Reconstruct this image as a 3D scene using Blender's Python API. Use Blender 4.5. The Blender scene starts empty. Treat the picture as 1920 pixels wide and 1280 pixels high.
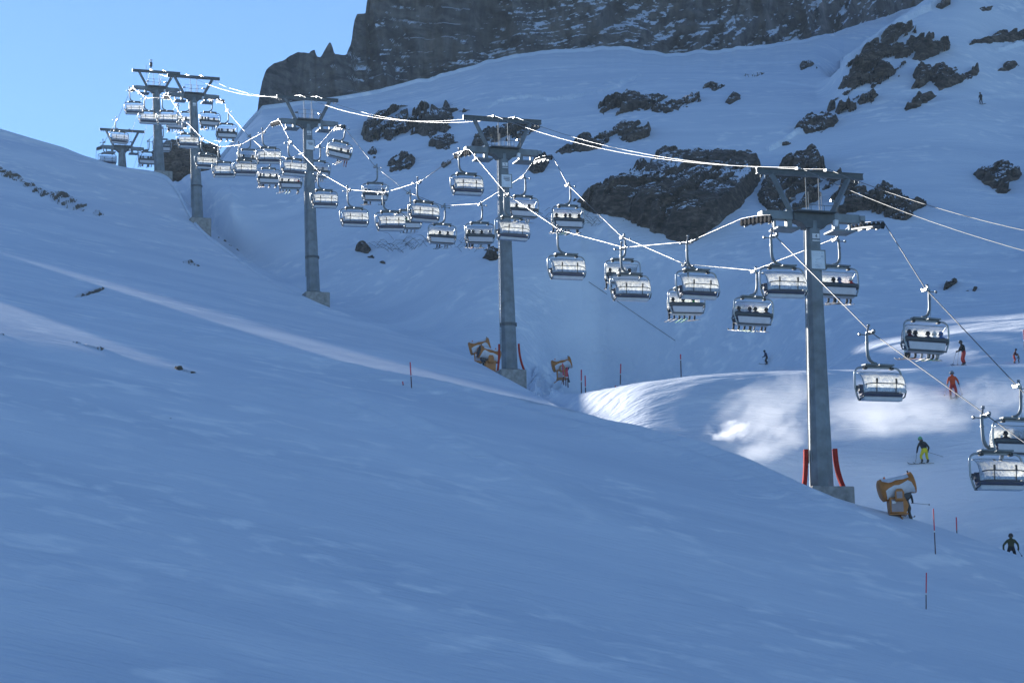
import bpy, bmesh, math, random
import numpy as np
from mathutils import Vector, Matrix, noise as mnoise
R = math.radians
random.seed(7)
SC = bpy.context.scene
COL = SC.collection

# ------------------------------------------------------------------ camera
FPX = 4500.0                       # focal length in pixels of a 1920 wide picture
PITCH, ROLL = math.atan(760/4500.0), R(1.2)
_cp, _sp, _cr, _sr = math.cos(PITCH), math.sin(PITCH), math.cos(ROLL), math.sin(ROLL)
_right0, _up0, _fwd = np.array([1, 0, 0.]), np.array([0, -_sp, _cp]), np.array([0, _cp, _sp])
C_RIGHT = _cr*_right0 - _sr*_up0
C_UP = _sr*_right0 + _cr*_up0
camd = bpy.data.cameras.new('camera'); cam = bpy.data.objects.new('camera', camd); COL.objects.link(cam)
camd.sensor_width = 36; camd.lens = 36*FPX/1920
camd.clip_start = 0.5; camd.clip_end = 6000
m = Matrix.Identity(4)
for i in range(3):
    m[i][0] = C_RIGHT[i]; m[i][1] = C_UP[i]; m[i][2] = -_fwd[i]
cam.matrix_world = m
SC.camera = cam

# ------------------------------------------------------------------ sky, sun, exposure
SUN_EL, SUN_AZ = R(17.95), R(35)    # azimuth to the left of the viewing direction
w = bpy.data.worlds.new('World'); SC.world = w; w.use_nodes = True
nt = w.node_tree; bg = nt.nodes['Background']
sky = nt.nodes.new('ShaderNodeTexSky'); sky.sky_type = 'NISHITA'; sky.sun_disc = False
sky.sun_elevation = SUN_EL; sky.sun_rotation = -SUN_AZ
sky.altitude = 2200; sky.air_density = 1.0; sky.dust_density = 0.3; sky.ozone_density = 3.0
tint = nt.nodes.new('ShaderNodeMix'); tint.data_type = 'RGBA'; tint.blend_type = 'MULTIPLY'
tint.inputs[0].default_value = 1.0; tint.inputs[7].default_value = (0.82, 0.955, 1.09, 1)
nt.links.new(sky.outputs[0], tint.inputs[6]); nt.links.new(tint.outputs[2], bg.inputs[0])
bg.inputs[1].default_value = 0.07
sl = bpy.data.lights.new('sun', 'SUN'); sl.energy = 4.6; sl.angle = R(0.5); sl.color = (1.0, 0.965, 0.91)
so = bpy.data.objects.new('sun', sl); COL.objects.link(so)
SUN = Vector((-math.sin(SUN_AZ)*math.cos(SUN_EL), math.cos(SUN_AZ)*math.cos(SUN_EL), math.sin(SUN_EL)))
so.rotation_euler = SUN.to_track_quat('Z', 'Y').to_euler()
SC.view_settings.view_transform = 'Standard'; SC.view_settings.look = 'None'
SC.cycles.volume_bounces = 6
SC.view_settings.exposure = 1.28; SC.view_settings.gamma = 1.0

# ------------------------------------------------------------------ helpers
def dirn(px, py):                  # viewing direction through a pixel, scaled to y = 1
    v = _fwd*FPX + C_RIGHT*(px-960) + C_UP*(640-py)
    return v/v[1]
def at(px, py, Y): return dirn(px, py)*Y
def proj(P):
    P = np.asarray(P, float); d = P@_fwd
    return 960+FPX*(P@C_RIGHT)/d, 640-FPX*(P@C_UP)/d

def tag(o, label=None, cat=None, group=None, kind=None):
    if label: o['label'] = label
    if cat: o['category'] = cat
    if group: o['group'] = group
    if kind: o['kind'] = kind
    return o
def empty(name, loc=(0, 0, 0), parent=None):
    o = bpy.data.objects.new(name, None); COL.objects.link(o); o.location = loc; o.empty_display_size = .2
    if parent: o.parent = parent
    return o
def link(name, me, mats=None, parent=None):
    o = bpy.data.objects.new(name, me); COL.objects.link(o)
    if parent: o.parent = parent
    if mats is not None:
        for mm in (mats if isinstance(mats, (list, tuple)) else [mats]): me.materials.append(mm)
    return o
def dup(o, parent=None):
    c = o.copy(); COL.objects.link(c)
    if parent: c.parent = parent
    for ch in list(o.children): dup(ch, c)
    return c
class MB:
    """collects shapes into one mesh"""
    def __init__(s): s.v = []; s.f = []; s.mi = []; s.sm = []
    def add(s, vs, fs, mi=0, smooth=False):
        n = len(s.v); s.v += [tuple(map(float, v)) for v in vs]
        s.f += [tuple(i+n for i in f) for f in fs]; s.mi += [mi]*len(fs); s.sm += [smooth]*len(fs); return s
    def box(s, lo, hi, mi=0, M=None):
        x0, y0, z0 = lo; x1, y1, z1 = hi
        vs = [(x0,y0,z0),(x1,y0,z0),(x1,y1,z0),(x0,y1,z0),(x0,y0,z1),(x1,y0,z1),(x1,y1,z1),(x0,y1,z1)]
        if M is not None: vs = [M@Vector(v) for v in vs]
        return s.add(vs, [(0,3,2,1),(4,5,6,7),(0,1,5,4),(1,2,6,5),(2,3,7,6),(3,0,4,7)], mi)
    def tube(s, pts, r, n=8, mi=0, smooth=True, cap=True, flat=1.0):
        pts = [Vector(p) for p in pts]; rs = r if isinstance(r, (list, tuple)) else [r]*len(pts)
        rings = []; up = None
        for i, p in enumerate(pts):
            t = (pts[min(i+1, len(pts)-1)]-pts[max(i-1, 0)]).normalized()
            if up is None: up = Vector((0, 0, 1)) if abs(t.z) < .9 else Vector((0, 1, 0))
            a = t.cross(up).normalized(); b = a.cross(t).normalized(); up = b
            rings.append([p+(a*math.cos(2*math.pi*k/n)+b*flat*math.sin(2*math.pi*k/n))*rs[i] for k in range(n)])
        vs = [v for rg in rings for v in rg]; fs = []
        for i in range(len(pts)-1):
            for k in range(n):
                k2 = (k+1) % n; fs.append((i*n+k, i*n+k2, (i+1)*n+k2, (i+1)*n+k))
        s.add(vs, fs, mi, smooth)
        if cap:
            s.add(rings[0], [tuple(range(n))[::-1]], mi); s.add(rings[-1], [tuple(range(n))], mi)
        return s
    def lathe(s, prof, n=16, M=None, mi=0, smooth=True):       # profile (r, z)
        vs = []; fs = []
        for r_, z in prof:
            for k in range(n):
                a = 2*math.pi*k/n; v = Vector((r_*math.cos(a), r_*math.sin(a), z)); vs.append(M@v if M is not None else v)
        for i in range(len(prof)-1):
            for k in range(n):
                k2 = (k+1) % n; fs.append((i*n+k, i*n+k2, (i+1)*n+k2, (i+1)*n+k))
        return s.add(vs, fs, mi, smooth)
    def prism(s, poly, y0, y1, mi=0, M=None):                  # polygon in x,z extruded along y
        n = len(poly); vs = [Vector((x, y0, z)) for x, z in poly]+[Vector((x, y1, z)) for x, z in poly]
        if M is not None: vs = [M@v for v in vs]
        return s.add(vs, [tuple(range(n)), tuple(range(2*n-1, n-1, -1))]+[(i, i+n, (i+1) % n+n, (i+1) % n) for i in range(n)], mi)
    def sheet(s, grid, mi=0, smooth=True):                     # rows of points
        h, wd = len(grid), len(grid[0]); vs = [p for rw in grid for p in rw]
        return s.add(vs, [(i*wd+j, i*wd+j+1, (i+1)*wd+j+1, (i+1)*wd+j) for i in range(h-1) for j in range(wd-1)], mi, smooth)
    def mesh(s, name='m', bevel=0):
        me = bpy.data.meshes.new(name); me.from_pydata(s.v, [], s.f)
        me.polygons.foreach_set('material_index', s.mi); me.polygons.foreach_set('use_smooth', s.sm)
        bm = bmesh.new(); bm.from_mesh(me); bmesh.ops.recalc_face_normals(bm, faces=bm.faces)
        if bevel: bmesh.ops.bevel(bm, geom=[e for e in bm.edges if len(e.link_faces) == 2 and e.calc_face_angle(0) > .6], offset=bevel, segments=1, affect='EDGES')
        bm.to_mesh(me); bm.free(); return me
    def build(s, name, mats, parent=None, bevel=0): return link(name, s.mesh(name, bevel), mats, parent)

def mat(name, col, rough=.6, metal=0., spec=.5, bump=None, var=None, trans=0, scale=3.0):
    mt = bpy.data.materials.new(name); mt.use_nodes = True; n = mt.node_tree; b = n.nodes['Principled BSDF']
    b.inputs['Base Color'].default_value = (*col, 1); b.inputs['Roughness'].default_value = rough
    b.inputs['Metallic'].default_value = metal; b.inputs['Specular IOR Level'].default_value = spec
    tc = n.nodes.new('ShaderNodeTexCoord')
    nz = n.nodes.new('ShaderNodeTexNoise'); nz.inputs['Scale'].default_value = scale; nz.inputs['Detail'].default_value = 6
    n.links.new(tc.outputs['Object'], nz.inputs['Vector'])
    vv = var if var is not None else .15
    rp = n.nodes.new('ShaderNodeMapRange'); rp.inputs[1].default_value = .3; rp.inputs[2].default_value = .7
    rp.inputs[3].default_value = 1-vv; rp.inputs[4].default_value = 1+vv
    n.links.new(nz.outputs['Fac'], rp.inputs[0])
    mx = n.nodes.new('ShaderNodeMix'); mx.data_type = 'RGBA'; mx.blend_type = 'MULTIPLY'; mx.inputs[0].default_value = 1
    mx.inputs[6].default_value = (*col, 1)
    n.links.new(rp.outputs[0], mx.inputs[7]); n.links.new(mx.outputs[2], b.inputs['Base Color'])
    if bump:
        bp = n.nodes.new('ShaderNodeBump'); bp.inputs['Strength'].default_value = bump; bp.inputs['Distance'].default_value = .05
        n.links.new(nz.outputs['Fac'], bp.inputs['Height']); n.links.new(bp.outputs[0], b.inputs['Normal'])
    return mt

# value noise on numpy arrays
def _hash(ix, iy, seed):
    h = (ix.astype(np.int64)*374761393 + iy.astype(np.int64)*668265263 + seed*1274126177) & 0x7fffffff
    h = ((h ^ (h >> 13))*1274126177) & 0x7fffffff
    return ((h ^ (h >> 16)) & 0xffff)/65535.0
def vnoise(x, y, seed=0):
    ix = np.floor(x); iy = np.floor(y); fx = x-ix; fy = y-iy
    ux = fx*fx*fx*(fx*(fx*6-15)+10); uy = fy*fy*fy*(fy*(fy*6-15)+10)
    a = _hash(ix, iy, seed); b = _hash(ix+1, iy, seed); c = _hash(ix, iy+1, seed); d = _hash(ix+1, iy+1, seed)
    return (a*(1-ux)+b*ux)*(1-uy)+(c*(1-ux)+d*ux)*uy*1.0-.5
def fbm(x, y, oct=4, seed=0, gain=.5):
    s = 0; amp = 1
    for o in range(oct):
        c, sn = math.cos(o*1.1+.3), math.sin(o*1.1+.3)
        s = s+amp*vnoise((x*c-y*sn)*2**o, (x*sn+y*c)*2**o, seed+o*17); amp *= gain
    return s
def sstep(x, a, b):
    t = np.clip((x-a)/(b-a), 0, 1); return t*t*(3-2*t)
# wind relief laid on the snow, in metres, in coordinates along (p) and across (q) the sun's azimuth
STREAK_PX = [[(100, 555), (240, 600), (430, 650), (610, 692), (850, 750), (1000, 790), (1330, 883)],
             [(270, 660), (480, 720), (640, 765), (730, 795)]]
STREAK_A = [(1.3, 1.4), (.9, 1.1)]
TRACKS_PX = [[(620, 300), (700, 318), (800, 322), (880, 316)], [(1100, 590), (1240, 600), (1400, 622), (1560, 640)], [(1480, 172), (1600, 165), (1700, 190)], [(1660, 225), (1760, 232), (1900, 226)],
             [(1640, 290), (1760, 286), (1915, 300)], [(950, 168), (1060, 176), (1130, 160), (1200, 125)]]     # height, half width
def build_streak(pts):
    h = [terrain_hit(*p) for p in pts]; h = [v for v in h if v is not None]
    pq = sorted((v[0]*SX+v[1]*SY, v[0]*SY-v[1]*SX) for v in h)
    return np.array(pq)
def RELIEF(X, Y, P, Q):
    z = .09*fbm(X/30, Y/30, 2, 3)+.03*fbm(P/11, Q/5, 2, 9)
    for (A, wd), pq in zip(STREAK_A, STREAKS):
        pk, qk = pq[:, 0], pq[:, 1]
        qc = np.interp(P, pk, qk)+.5*vnoise(P/14, P*0+1, 77); L = pk[-1]-pk[0]
        rp = np.clip((pk[-1]-5-P)/(L-5), 0, 1)*(1-sstep(-P, -pk[0]-2, -pk[0]+30))
        for dq, k in ((0, 1.0), (1.7, .62), (-1.5, .5)):
            t = np.sqrt(((Q-qc-dq-.5*vnoise(P/20, P*0+dq, 79))/wd)**2+.006)-.078
            z = z+A*k*np.exp(-t)*rp*(1+.10*fbm(P/9, Q/3, 2, 31))
        z = z+rp*np.exp(-((Q-qc)/3.0)**2)*.18*fbm(P/5, Q/.7, 3, 91)
    for tk in TRACKS:
        if len(tk) < 2: continue
        lo, hi = tk.min(0)-3, tk.max(0)+3; mk = (X > lo[0]) & (X < hi[0]) & (Y > lo[1]) & (Y < hi[1])
        if not mk.any(): continue
        d = np.full(mk.sum(), 99.0); xx, yy = X[mk], Y[mk]
        for a, b in zip(tk[:-1], tk[1:]):
            e = b-a; t = np.clip(((xx-a[0])*e[0]+(yy-a[1])*e[1])/(e@e), 0, 1); d = np.minimum(d, np.hypot(xx-a[0]-t*e[0], yy-a[1]-t*e[1]))
        z[mk] += (.16*np.exp(-((d-.55)/.3)**2)-.16*np.exp(-(d/.35)**2))*(.4+1.2*vnoise(xx/3, yy/3, 12)).clip(0, 1)
    mid = sstep(X, -2, 8)*sstep(Y, 172, 182)*(1-sstep(Y, 250, 275))
    z = z+mid*(.085*fbm((X+.35*Y)/5.5, (Y-.35*X)/1.0, 4, 71, .55))
    return z
# ------------------------------------------------------------------ lift geometry (pylon bases and heads)
# (px, py, Y) of base;  head centre px,py at the cross beam;  py of the top bar
TOWERS = [dict(b=(1541, 925, 151), h=(1522, 406), t=(1521, 326)),
          dict(b=(956, 703, 214), h=(943, 283), t=(942, 225)),
          dict(b=(588, 556, 278), h=(577, 229), t=(576, 185)),
          dict(b=(371, 416, 331), h=(363, 179), t=(361, 145)),
          dict(b=(301, 323, 364), h=(293, 166), t=(293, 135)),
          dict(b=(231, 318, 395), h=(229, 277), t=(229, 245))]
for T in TOWERS:
    T['P'] = at(*T['b']); T['H'] = at(T['h'][0], T['h'][1], T['b'][2]); T['T'] = at(T['t'][0], T['t'][1], T['b'][2])
_u = TOWERS[4]['P'][:2]-TOWERS[0]['P'][:2]; LIFT = _u/np.linalg.norm(_u); LEFT = np.array([-LIFT[1], LIFT[0]])
O = TOWERS[0]['P'][:2]
KLAT = .155
def sl_of(X, Y):
    return (X-O[0])*LIFT[0]+(Y-O[1])*LIFT[1], (X-O[0])*LEFT[0]+(Y-O[1])*LEFT[1]
_fs = [-400, -138, -95, -56]; _fz = [-32, -21, -14.2, -2.9]
for T in TOWERS:
    s_, l_ = sl_of(T['P'][0], T['P'][1]); _fs.append(s_); _fz.append(T['P'][2]-KLAT*l_)
_fs += [_fs[-1]+40, _fs[-1]+300]; _fz += [_fz[-1]+7, _fz[-1]+20]
_fs = np.array(_fs); _fz = np.array(_fz)
def pchip_slopes(x, y):            # along axis 0
    h = np.diff(x, axis=0); dl = np.diff(y, axis=0)/h; m = np.zeros_like(y)
    a, b = dl[:-1], dl[1:]; same = (a*b) > 0
    w1 = 2*h[1:]+h[:-1]; w2 = h[1:]+2*h[:-1]
    with np.errstate(divide='ignore', invalid='ignore'):
        m[1:-1] = np.where(same, (w1+w2)/(w1/np.where(a == 0, 1, a)+w2/np.where(b == 0, 1, b)), 0)
    m[0] = dl[0]; m[-1] = dl[-1]; return m
def hermite(x, y, m, i, xq):       # 1-D tables
    h = x[i+1]-x[i]; t = (xq-x[i])/h
    return (2*t**3-3*t**2+1)*y[i]+(t**3-2*t**2+t)*h*m[i]+(-2*t**3+3*t**2)*y[i+1]+(t**3-t**2)*h*m[i+1]
_fm = pchip_slopes(_fs[:, None], _fz[:, None])[:, 0]
def Fprof(s):
    i = np.clip(np.searchsorted(_fs, s)-1, 0, len(_fs)-2); return hermite(_fs, _fz, _fm, i, s)
def G(X, Y):                       # the near shoulder that carries the lift
    s_, l_ = sl_of(X, Y); return Fprof(s_)+KLAT*l_
def hitG(px, py, y0=60, y1=460):
    d = dirn(px, py); Ys = np.linspace(y0, y1, 1600); df = G(d[0]*Ys, Ys)-d[2]*Ys
    k = np.where((df[:-1] < 0) & (df[1:] >= 0))[0]
    if len(k): return float(Ys[k[0]]-df[k[0]]*(Ys[k[0]+1]-Ys[k[0]])/(df[k[0]+1]-df[k[0]]))
    return float(Ys[np.argmax(df)])

# ------------------------------------------------------------------ terrain: feature lines (px, py, Y), near to far
SA = [(-400, 170), (-150, 200), (0, 240), (60, 258), (120, 275), (180, 300), (210, 309), (240, 316), (300, 323), (318, 332), (345, 375), (371, 426),
      (430, 470), (500, 520), (592, 566), (700, 607), (800, 643), (880, 672), (957, 712), (1020, 748), (1090, 786), (1200, 836), (1330, 882),
      (1490, 914), (1545, 928), (1592, 943), (1690, 967), (1760, 988), (1830, 1012), (1920, 1045), (2300, 1180), (2900, 1400)]
SA = [(px, py, hitG(px, py)) for px, py in SA]
def YA_at(px): return float(np.interp(px, [p[0] for p in SA], [p[2] for p in SA]))
def pyA_at(px): return float(np.interp(px, [p[0] for p in SA], [p[1] for p in SA]))
C1 = [(p, pyA_at(p)+7, YA_at(p)+12) for p in (-400, 0, 200, 300, 345, 371, 430, 592, 750, 880)]+[(957, 722, 219), (1020, 742, 206),
      (1090, 738, 188), (1200, 718, 181), (1300, 706, 180), (1400, 698, 181), (1545, 695, 181), (1700, 692, 180), (1808, 686, 180), (1920, 683, 182), (2300, 660, 186), (2900, 640, 190)]
B2 = [(-400, 300, 440), (0, 330, 440), (200, 340, 425), (300, 335, 392), (345, 366, 357), (371, 405, 344), (430, 456, 333), (500, 508, 322), (592, 552, 306), (700, 596, 292), (800, 630, 272), (880, 662, 256), (957, 712, 262),
      (1090, 730, 290), (1200, 712, 280), (1437, 690, 255), (1550, 684, 232), (1650, 660, 213), (1800, 632, 207), (1920, 622, 206), (2300, 600, 206), (2900, 570, 206)]
B3 = [(-400, 380, 480), (0, 380, 480), (200, 370, 455), (300, 345, 415), (345, 345, 363), (400, 390, 349), (500, 425, 345), (700, 460, 321), (900, 490, 290), (1100, 476, 287), (1250, 468, 282), (1437, 505, 268), (1550, 557, 253), (1650, 600, 239), (1720, 592, 240),
      (1800, 580, 243), (1920, 568, 244), (2300, 490, 235), (2900, 470, 230)]
B4 = [(-400, 430, 520), (0, 430, 520), (300, 360, 440), (345, 330, 373), (400, 345, 366), (500, 345, 365), (700, 350, 344), (900, 360, 322), (1000, 345, 320), (1100, 330, 324), (1250, 312, 328), (1437, 320, 325), (1550, 335, 317), (1650, 335, 310),
      (1800, 335, 310), (1920, 335, 314), (2300, 320, 280), (2900, 300, 270)]
B5 = [(-400, 480, 580), (0, 480, 560), (300, 380, 470), (345, 322, 384), (400, 324, 377), (500, 265, 393), (700, 255, 390), (900, 235, 373), (1250, 205, 368), (1437, 212, 363), (1550, 222, 356), (1650, 215, 350),
      (1800, 185, 356), (1920, 180, 370), (2300, 150, 380), (2900, 100, 400)]
LR = [(-400, 560, 640), (0, 540, 620), (300, 400, 500), (345, 330, 410), (400, 321, 390), (460, 255, 408), (500, 228, 415), (700, 205, 420), (800, 185, 421), (900, 165, 412), (1250, 145, 416), (1437, 150, 414), (1540, 165, 398), (1575, 128, 396),
      (1600, 106, 399), (1650, 77, 408), (1700, 42, 420), (1760, 0, 430), (1800, -28, 436), (1920, -90, 480), (2300, -250, 500), (2900, -400, 500)]
DD = [(-400, 640, 760), (0, 620, 720), (300, 450, 560), (345, 350, 490), (400, 322, 405), (460, 243, 426), (492, 207, 434), (640, 188, 450), (700, 178, 453), (800, 154, 459), (900, 124, 464), (950, 112, 467), (1000, 104, 470), (1165, 92, 479),
      (1250, 108, 479), (1400, 94, 486), (1500, 82, 496), (1560, 68, 508), (1620, 48, 525), (1720, 14, 560), (1800, -10, 570), (2300, -150, 600), (2900, -250, 600)]
NX = 640
A_in = np.linspace(-.228, .228, NX); A_l = -.228-np.geomspace(.002, .75, 46)[::-1]; A_r = .228+np.geomspace(.002, .6, 36)
ACOL = np.concatenate([A_l, A_in, A_r])
def line(kn):
    P = np.array([at(*k) for k in kn]); a = P[:, 0]/P[:, 1]; o = np.argsort(a)
    Yc = np.interp(ACOL, a[o], P[o, 1]); Ec = np.interp(ACOL, a[o], P[o, 2]/P[o, 1])
    return Yc, Ec
def smooth1(v, n):
    k = np.ones(n)/n; return np.convolve(np.pad(v, n//2, mode='edge'), k, 'valid')
yA, eA = line(SA); yA = smooth1(yA, 15); eA = smooth1(eA, 5)
LN = []
def addl(Yc, Z): LN.append((Yc, Z))
zA = G(ACOL*yA, yA)
pxc = 960+FPX*ACOL                 # approximate pixel column
deep = sstep(pxc, 860, 1000)
yC, eC = line(C1); yC = smooth1(yC, 25); eC = smooth1(eC, 11)
yB, eB = line(B2); yB = smooth1(np.maximum(yB, yC+26*(1-sstep(pxc, 1000, 1200))), 35); eB = smooth1(eB, 25)
addl(yA-3, G(ACOL*(yA-3), yA-3)); addl(yA, zA)
yV = yA+np.minimum(6, (yC-yA)*.35); addl(yV, eA*yV-.15-deep*(.25+.75*sstep(pxc, 1150, 1450)))
t1 = sstep(pxc, 1040, 1180)*(1-sstep(pxc, 1400, 1600))
zV = LN[-1][1]; addl(yV*.6+yC*.4, zV+(eC*yC-zV)*(.40+.0*t1)); addl(yC, eC*yC)
yV2 = yC+np.minimum(8, (yB-yC)*.4); addl(yV2, np.minimum(eC, eB)*yV2-.1-deep*.7)
addl(yB, eB*yB)
for kn in (B3, B4, B5, LR):
    a_, b_ = line(kn); a_ = smooth1(a_, 15 if kn is LR else 35); b_ = smooth1(b_, 9 if kn is LR else 25); addl(a_, a_*b_)
yL, zL = LN[-1]; yD, eD = line(DD); eD = eD+.0011*fbm(pxc/26, pxc*0+3, 3, 5)*sstep(pxc, 640, 800)
rr_ = sstep(pxc, 1555, 1630)
addl((yL+18)*rr_+(yL+yD)/2*(1-rr_), (zL-2.0)*rr_+(zL+eD*yD)/2*(1-rr_))
addl(yD, eD*yD); addl(yD+60, eD*yD+14); addl(yD+130, eD*yD-30)
KY = np.array([l[0] for l in LN]); KZ = np.array([l[1] for l in LN])
for i in range(1, len(KY)): KY[i] = np.maximum(KY[i], KY[i-1]+.8)
KM = pchip_slopes(KY, KZ)
rows_Y = []; rows_Z = []
yN, _ = line([(-400, 1290, 74), (0, 1290, 78), (960, 1290, 78), (1500, 1290, 70), (1920, 1290, 62), (2900, 1290, 50)])
for t in np.linspace(0, 1, 14)[:-1]: rows_Y.append(-40+t*(yN+40))
for t in np.linspace(0, 1, 760)[:-1]:
    rows_Y.append(1/((1-t)/yN+t/(yA-3)))
nG = len(rows_Y)
rows_Z = [G(ACOL*np.maximum(y, 2), y) for y in rows_Y]
for i, cnt in enumerate([12, 10, 60, 80, 24, 30, 170, 120, 100, 60, 16, 60, 10, 8]):
    if i >= len(KY)-1: break
    for t in (np.linspace(0, 1, cnt+1)[:-1] if i < len(KY)-2 else np.linspace(0, 1, cnt)):
        y = KY[i]+t*(KY[i+1]-KY[i]); h = KY[i+1]-KY[i]
        z = (2*t**3-3*t**2+1)*KZ[i]+(t**3-2*t**2+t)*h*KM[i]+(-2*t**3+3*t**2)*KZ[i+1]+(t**3-t**2)*h*KM[i+1]
        rows_Y.append(y); rows_Z.append(z)
TY = np.array(rows_Y); TZ = np.array(rows_Z); TX = ACOL[None, :]*np.maximum(TY, 8)
for it in range(3):                # round the breaks of slope a little
    TZ[nG-4:] = np.concatenate([TZ[nG-4:nG-3], (TZ[nG-4:-2]+2*TZ[nG-3:-1]+TZ[nG-2:])/4, TZ[-1:]])
# unseen ground at left, lowered to admit the sun, one band kept to shade
_p, _q = TX*(-math.sin(SUN_AZ))+TY*math.cos(SUN_AZ), TX*math.cos(SUN_AZ)+TY*math.sin(SUN_AZ)
TZ -= np.clip(-.246-ACOL, 0, None)[None, :]*np.maximum(TY-30, 0)*.55*sstep(TY, 150, 240)*(1-.95*sstep(_q, 58, 68)*(1-sstep(_q, 90, 97)))
NR, NC = TZ.shape
def terrain_hit(px, py, ymin=70):
    d = dirn(px, py); a, e = d[0], d[2]
    j = np.clip(np.searchsorted(ACOL, a)-1, 0, NC-2); t = (a-ACOL[j])/(ACOL[j+1]-ACOL[j])
    y = TY[:, j]*(1-t)+TY[:, j+1]*t; z = TZ[:, j]*(1-t)+TZ[:, j+1]*t
    f = z-e*y; k = np.where((f[:-1] < 0) & (f[1:] >= 0) & (y[1:] > ymin))[0]
    if not len(k): return None
    k = k[0]; s_ = -f[k]/(f[k+1]-f[k]); yy = y[k]+s_*(y[k+1]-y[k])
    return np.array([a*yy, yy, e*yy])
# added unseen shoulder beyond the left edge, keeping the sun off the far slope
_p, _q = TX*(-math.sin(SUN_AZ))+TY*math.cos(SUN_AZ), TX*math.cos(SUN_AZ)+TY*math.sin(SUN_AZ)
bump_ = sstep(_q, 150, 158)*(1-sstep(_q, 262, 290))*sstep(_p, 500, 560)*(1-sstep(_p, 610, 680))*sstep(-ACOL, .222, .245)[None, :]
hb_ = 168+37*sstep(_q, 172, 182)
TZ = np.maximum(TZ, bump_*hb_+(1-bump_)*np.minimum(TZ, hb_))
# --- wind relief
SX, SY = -math.sin(SUN_AZ), math.cos(SUN_AZ)
PS, QS = TX*SX+TY*SY, TX*SY-TY*SX
near = sstep(TY, 40, 90)
STREAKS = [(build_streak(pts)) for pts in STREAK_PX]
TRACKS = [np.array([h_[:2] for h_ in (terrain_hit(*q_) for q_ in tp) if h_ is not None]) for tp in TRACKS_PX]
TZ += RELIEF(TX, TY, PS, QS)*near 
def ground_z(X, Y):
    a = X/Y; j = int(np.clip(np.searchsorted(ACOL, a)-1, 0, NC-2)); t = (a-ACOL[j])/(ACOL[j+1]-ACOL[j])
    y = TY[:, j]*(1-t)+TY[:, j+1]*t; z = TZ[:, j]*(1-t)+TZ[:, j+1]*t
    return float(np.interp(Y, y, z))

def snow_material():
    mt = bpy.data.materials.new('snow'); mt.use_nodes = True; n = mt.node_tree; b = n.nodes['Principled BSDF']
    b.inputs['Roughness'].default_value = .62; b.inputs['Specular IOR Level'].default_value = .25
    tc = n.nodes.new('ShaderNodeTexCoord')
    def noise(scale, det, vec, dist=0):
        z = n.nodes.new('ShaderNodeTexNoise'); z.inputs['Scale'].default_value = scale; z.inputs['Detail'].default_value = det
        z.inputs['Distortion'].default_value = dist; n.links.new(vec, z.inputs['Vector']); return z.outputs['Fac']
    mp = n.nodes.new('ShaderNodeMapping'); mp.inputs['Scale'].default_value = (.30, 1.0, 1); mp.inputs['Rotation'].default_value = (0, 0, R(-14))
    n.links.new(tc.outputs['Object'], mp.inputs['Vector'])
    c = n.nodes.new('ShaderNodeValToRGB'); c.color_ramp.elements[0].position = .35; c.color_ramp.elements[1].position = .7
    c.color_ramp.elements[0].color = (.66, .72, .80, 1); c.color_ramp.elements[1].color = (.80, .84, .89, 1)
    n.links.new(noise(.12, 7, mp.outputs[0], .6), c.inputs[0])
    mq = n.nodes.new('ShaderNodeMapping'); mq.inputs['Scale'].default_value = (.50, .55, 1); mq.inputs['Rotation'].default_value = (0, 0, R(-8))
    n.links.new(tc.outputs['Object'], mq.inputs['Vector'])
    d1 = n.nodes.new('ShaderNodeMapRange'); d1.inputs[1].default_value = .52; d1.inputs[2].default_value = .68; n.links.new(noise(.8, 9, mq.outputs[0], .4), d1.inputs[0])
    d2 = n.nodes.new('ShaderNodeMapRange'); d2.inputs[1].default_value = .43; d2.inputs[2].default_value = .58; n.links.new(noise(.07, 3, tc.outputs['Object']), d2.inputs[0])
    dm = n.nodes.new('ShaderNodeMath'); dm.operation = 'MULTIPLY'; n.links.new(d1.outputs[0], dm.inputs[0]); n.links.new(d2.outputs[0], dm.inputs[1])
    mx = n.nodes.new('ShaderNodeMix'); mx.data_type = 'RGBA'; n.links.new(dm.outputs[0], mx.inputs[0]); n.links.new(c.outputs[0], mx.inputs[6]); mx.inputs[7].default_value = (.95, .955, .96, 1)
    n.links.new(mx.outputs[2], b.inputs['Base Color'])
    b1 = n.nodes.new('ShaderNodeBump'); b1.inputs['Strength'].default_value = .7; b1.inputs['Distance'].default_value = .22
    n.links.new(noise(1.1, 6, mp.outputs[0], 1.0), b1.inputs['Height'])
    b2 = n.nodes.new('ShaderNodeBump'); b2.inputs['Strength'].default_value = .35; b2.inputs['Distance'].default_value = .6
    n.links.new(noise(.22, 5, mp.outputs[0], .5), b2.inputs['Height'])
    b3 = n.nodes.new('ShaderNodeBump'); b3.inputs['Strength'].default_value = .6; b3.inputs['Distance'].default_value = .035
    n.links.new(noise(4.5, 6, tc.outputs['Object']), b3.inputs['Height']); n.links.new(b1.outputs[0], b3.inputs['Normal']); n.links.new(b3.outputs[0], b2.inputs['Normal']); n.links.new(b2.outputs[0], b.inputs['Normal'])
    return mt
M_SNOW = snow_material()
def grid_mesh(name, X, Y, Z, smooth=True):
    h, wd = X.shape; me = bpy.data.meshes.new(name)
    co = np.stack([X, Y, Z], -1).reshape(-1, 3).astype(np.float32)
    idx = np.arange(h*wd).reshape(h, wd)
    q = np.stack([idx[:-1, :-1], idx[:-1, 1:], idx[1:, 1:], idx[1:, :-1]], -1).reshape(-1, 4)
    me.vertices.add(len(co)); me.vertices.foreach_set('co', co.ravel())
    me.loops.add(q.size); me.loops.foreach_set('vertex_index', q.ravel().astype(np.int32))
    me.polygons.add(len(q)); me.polygons.foreach_set('loop_start', np.arange(0, q.size, 4, dtype=np.int32))
    me.polygons.foreach_set('use_smooth', np.full(len(q), smooth)); me.update(calc_edges=True); me.validate(); return me
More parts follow.
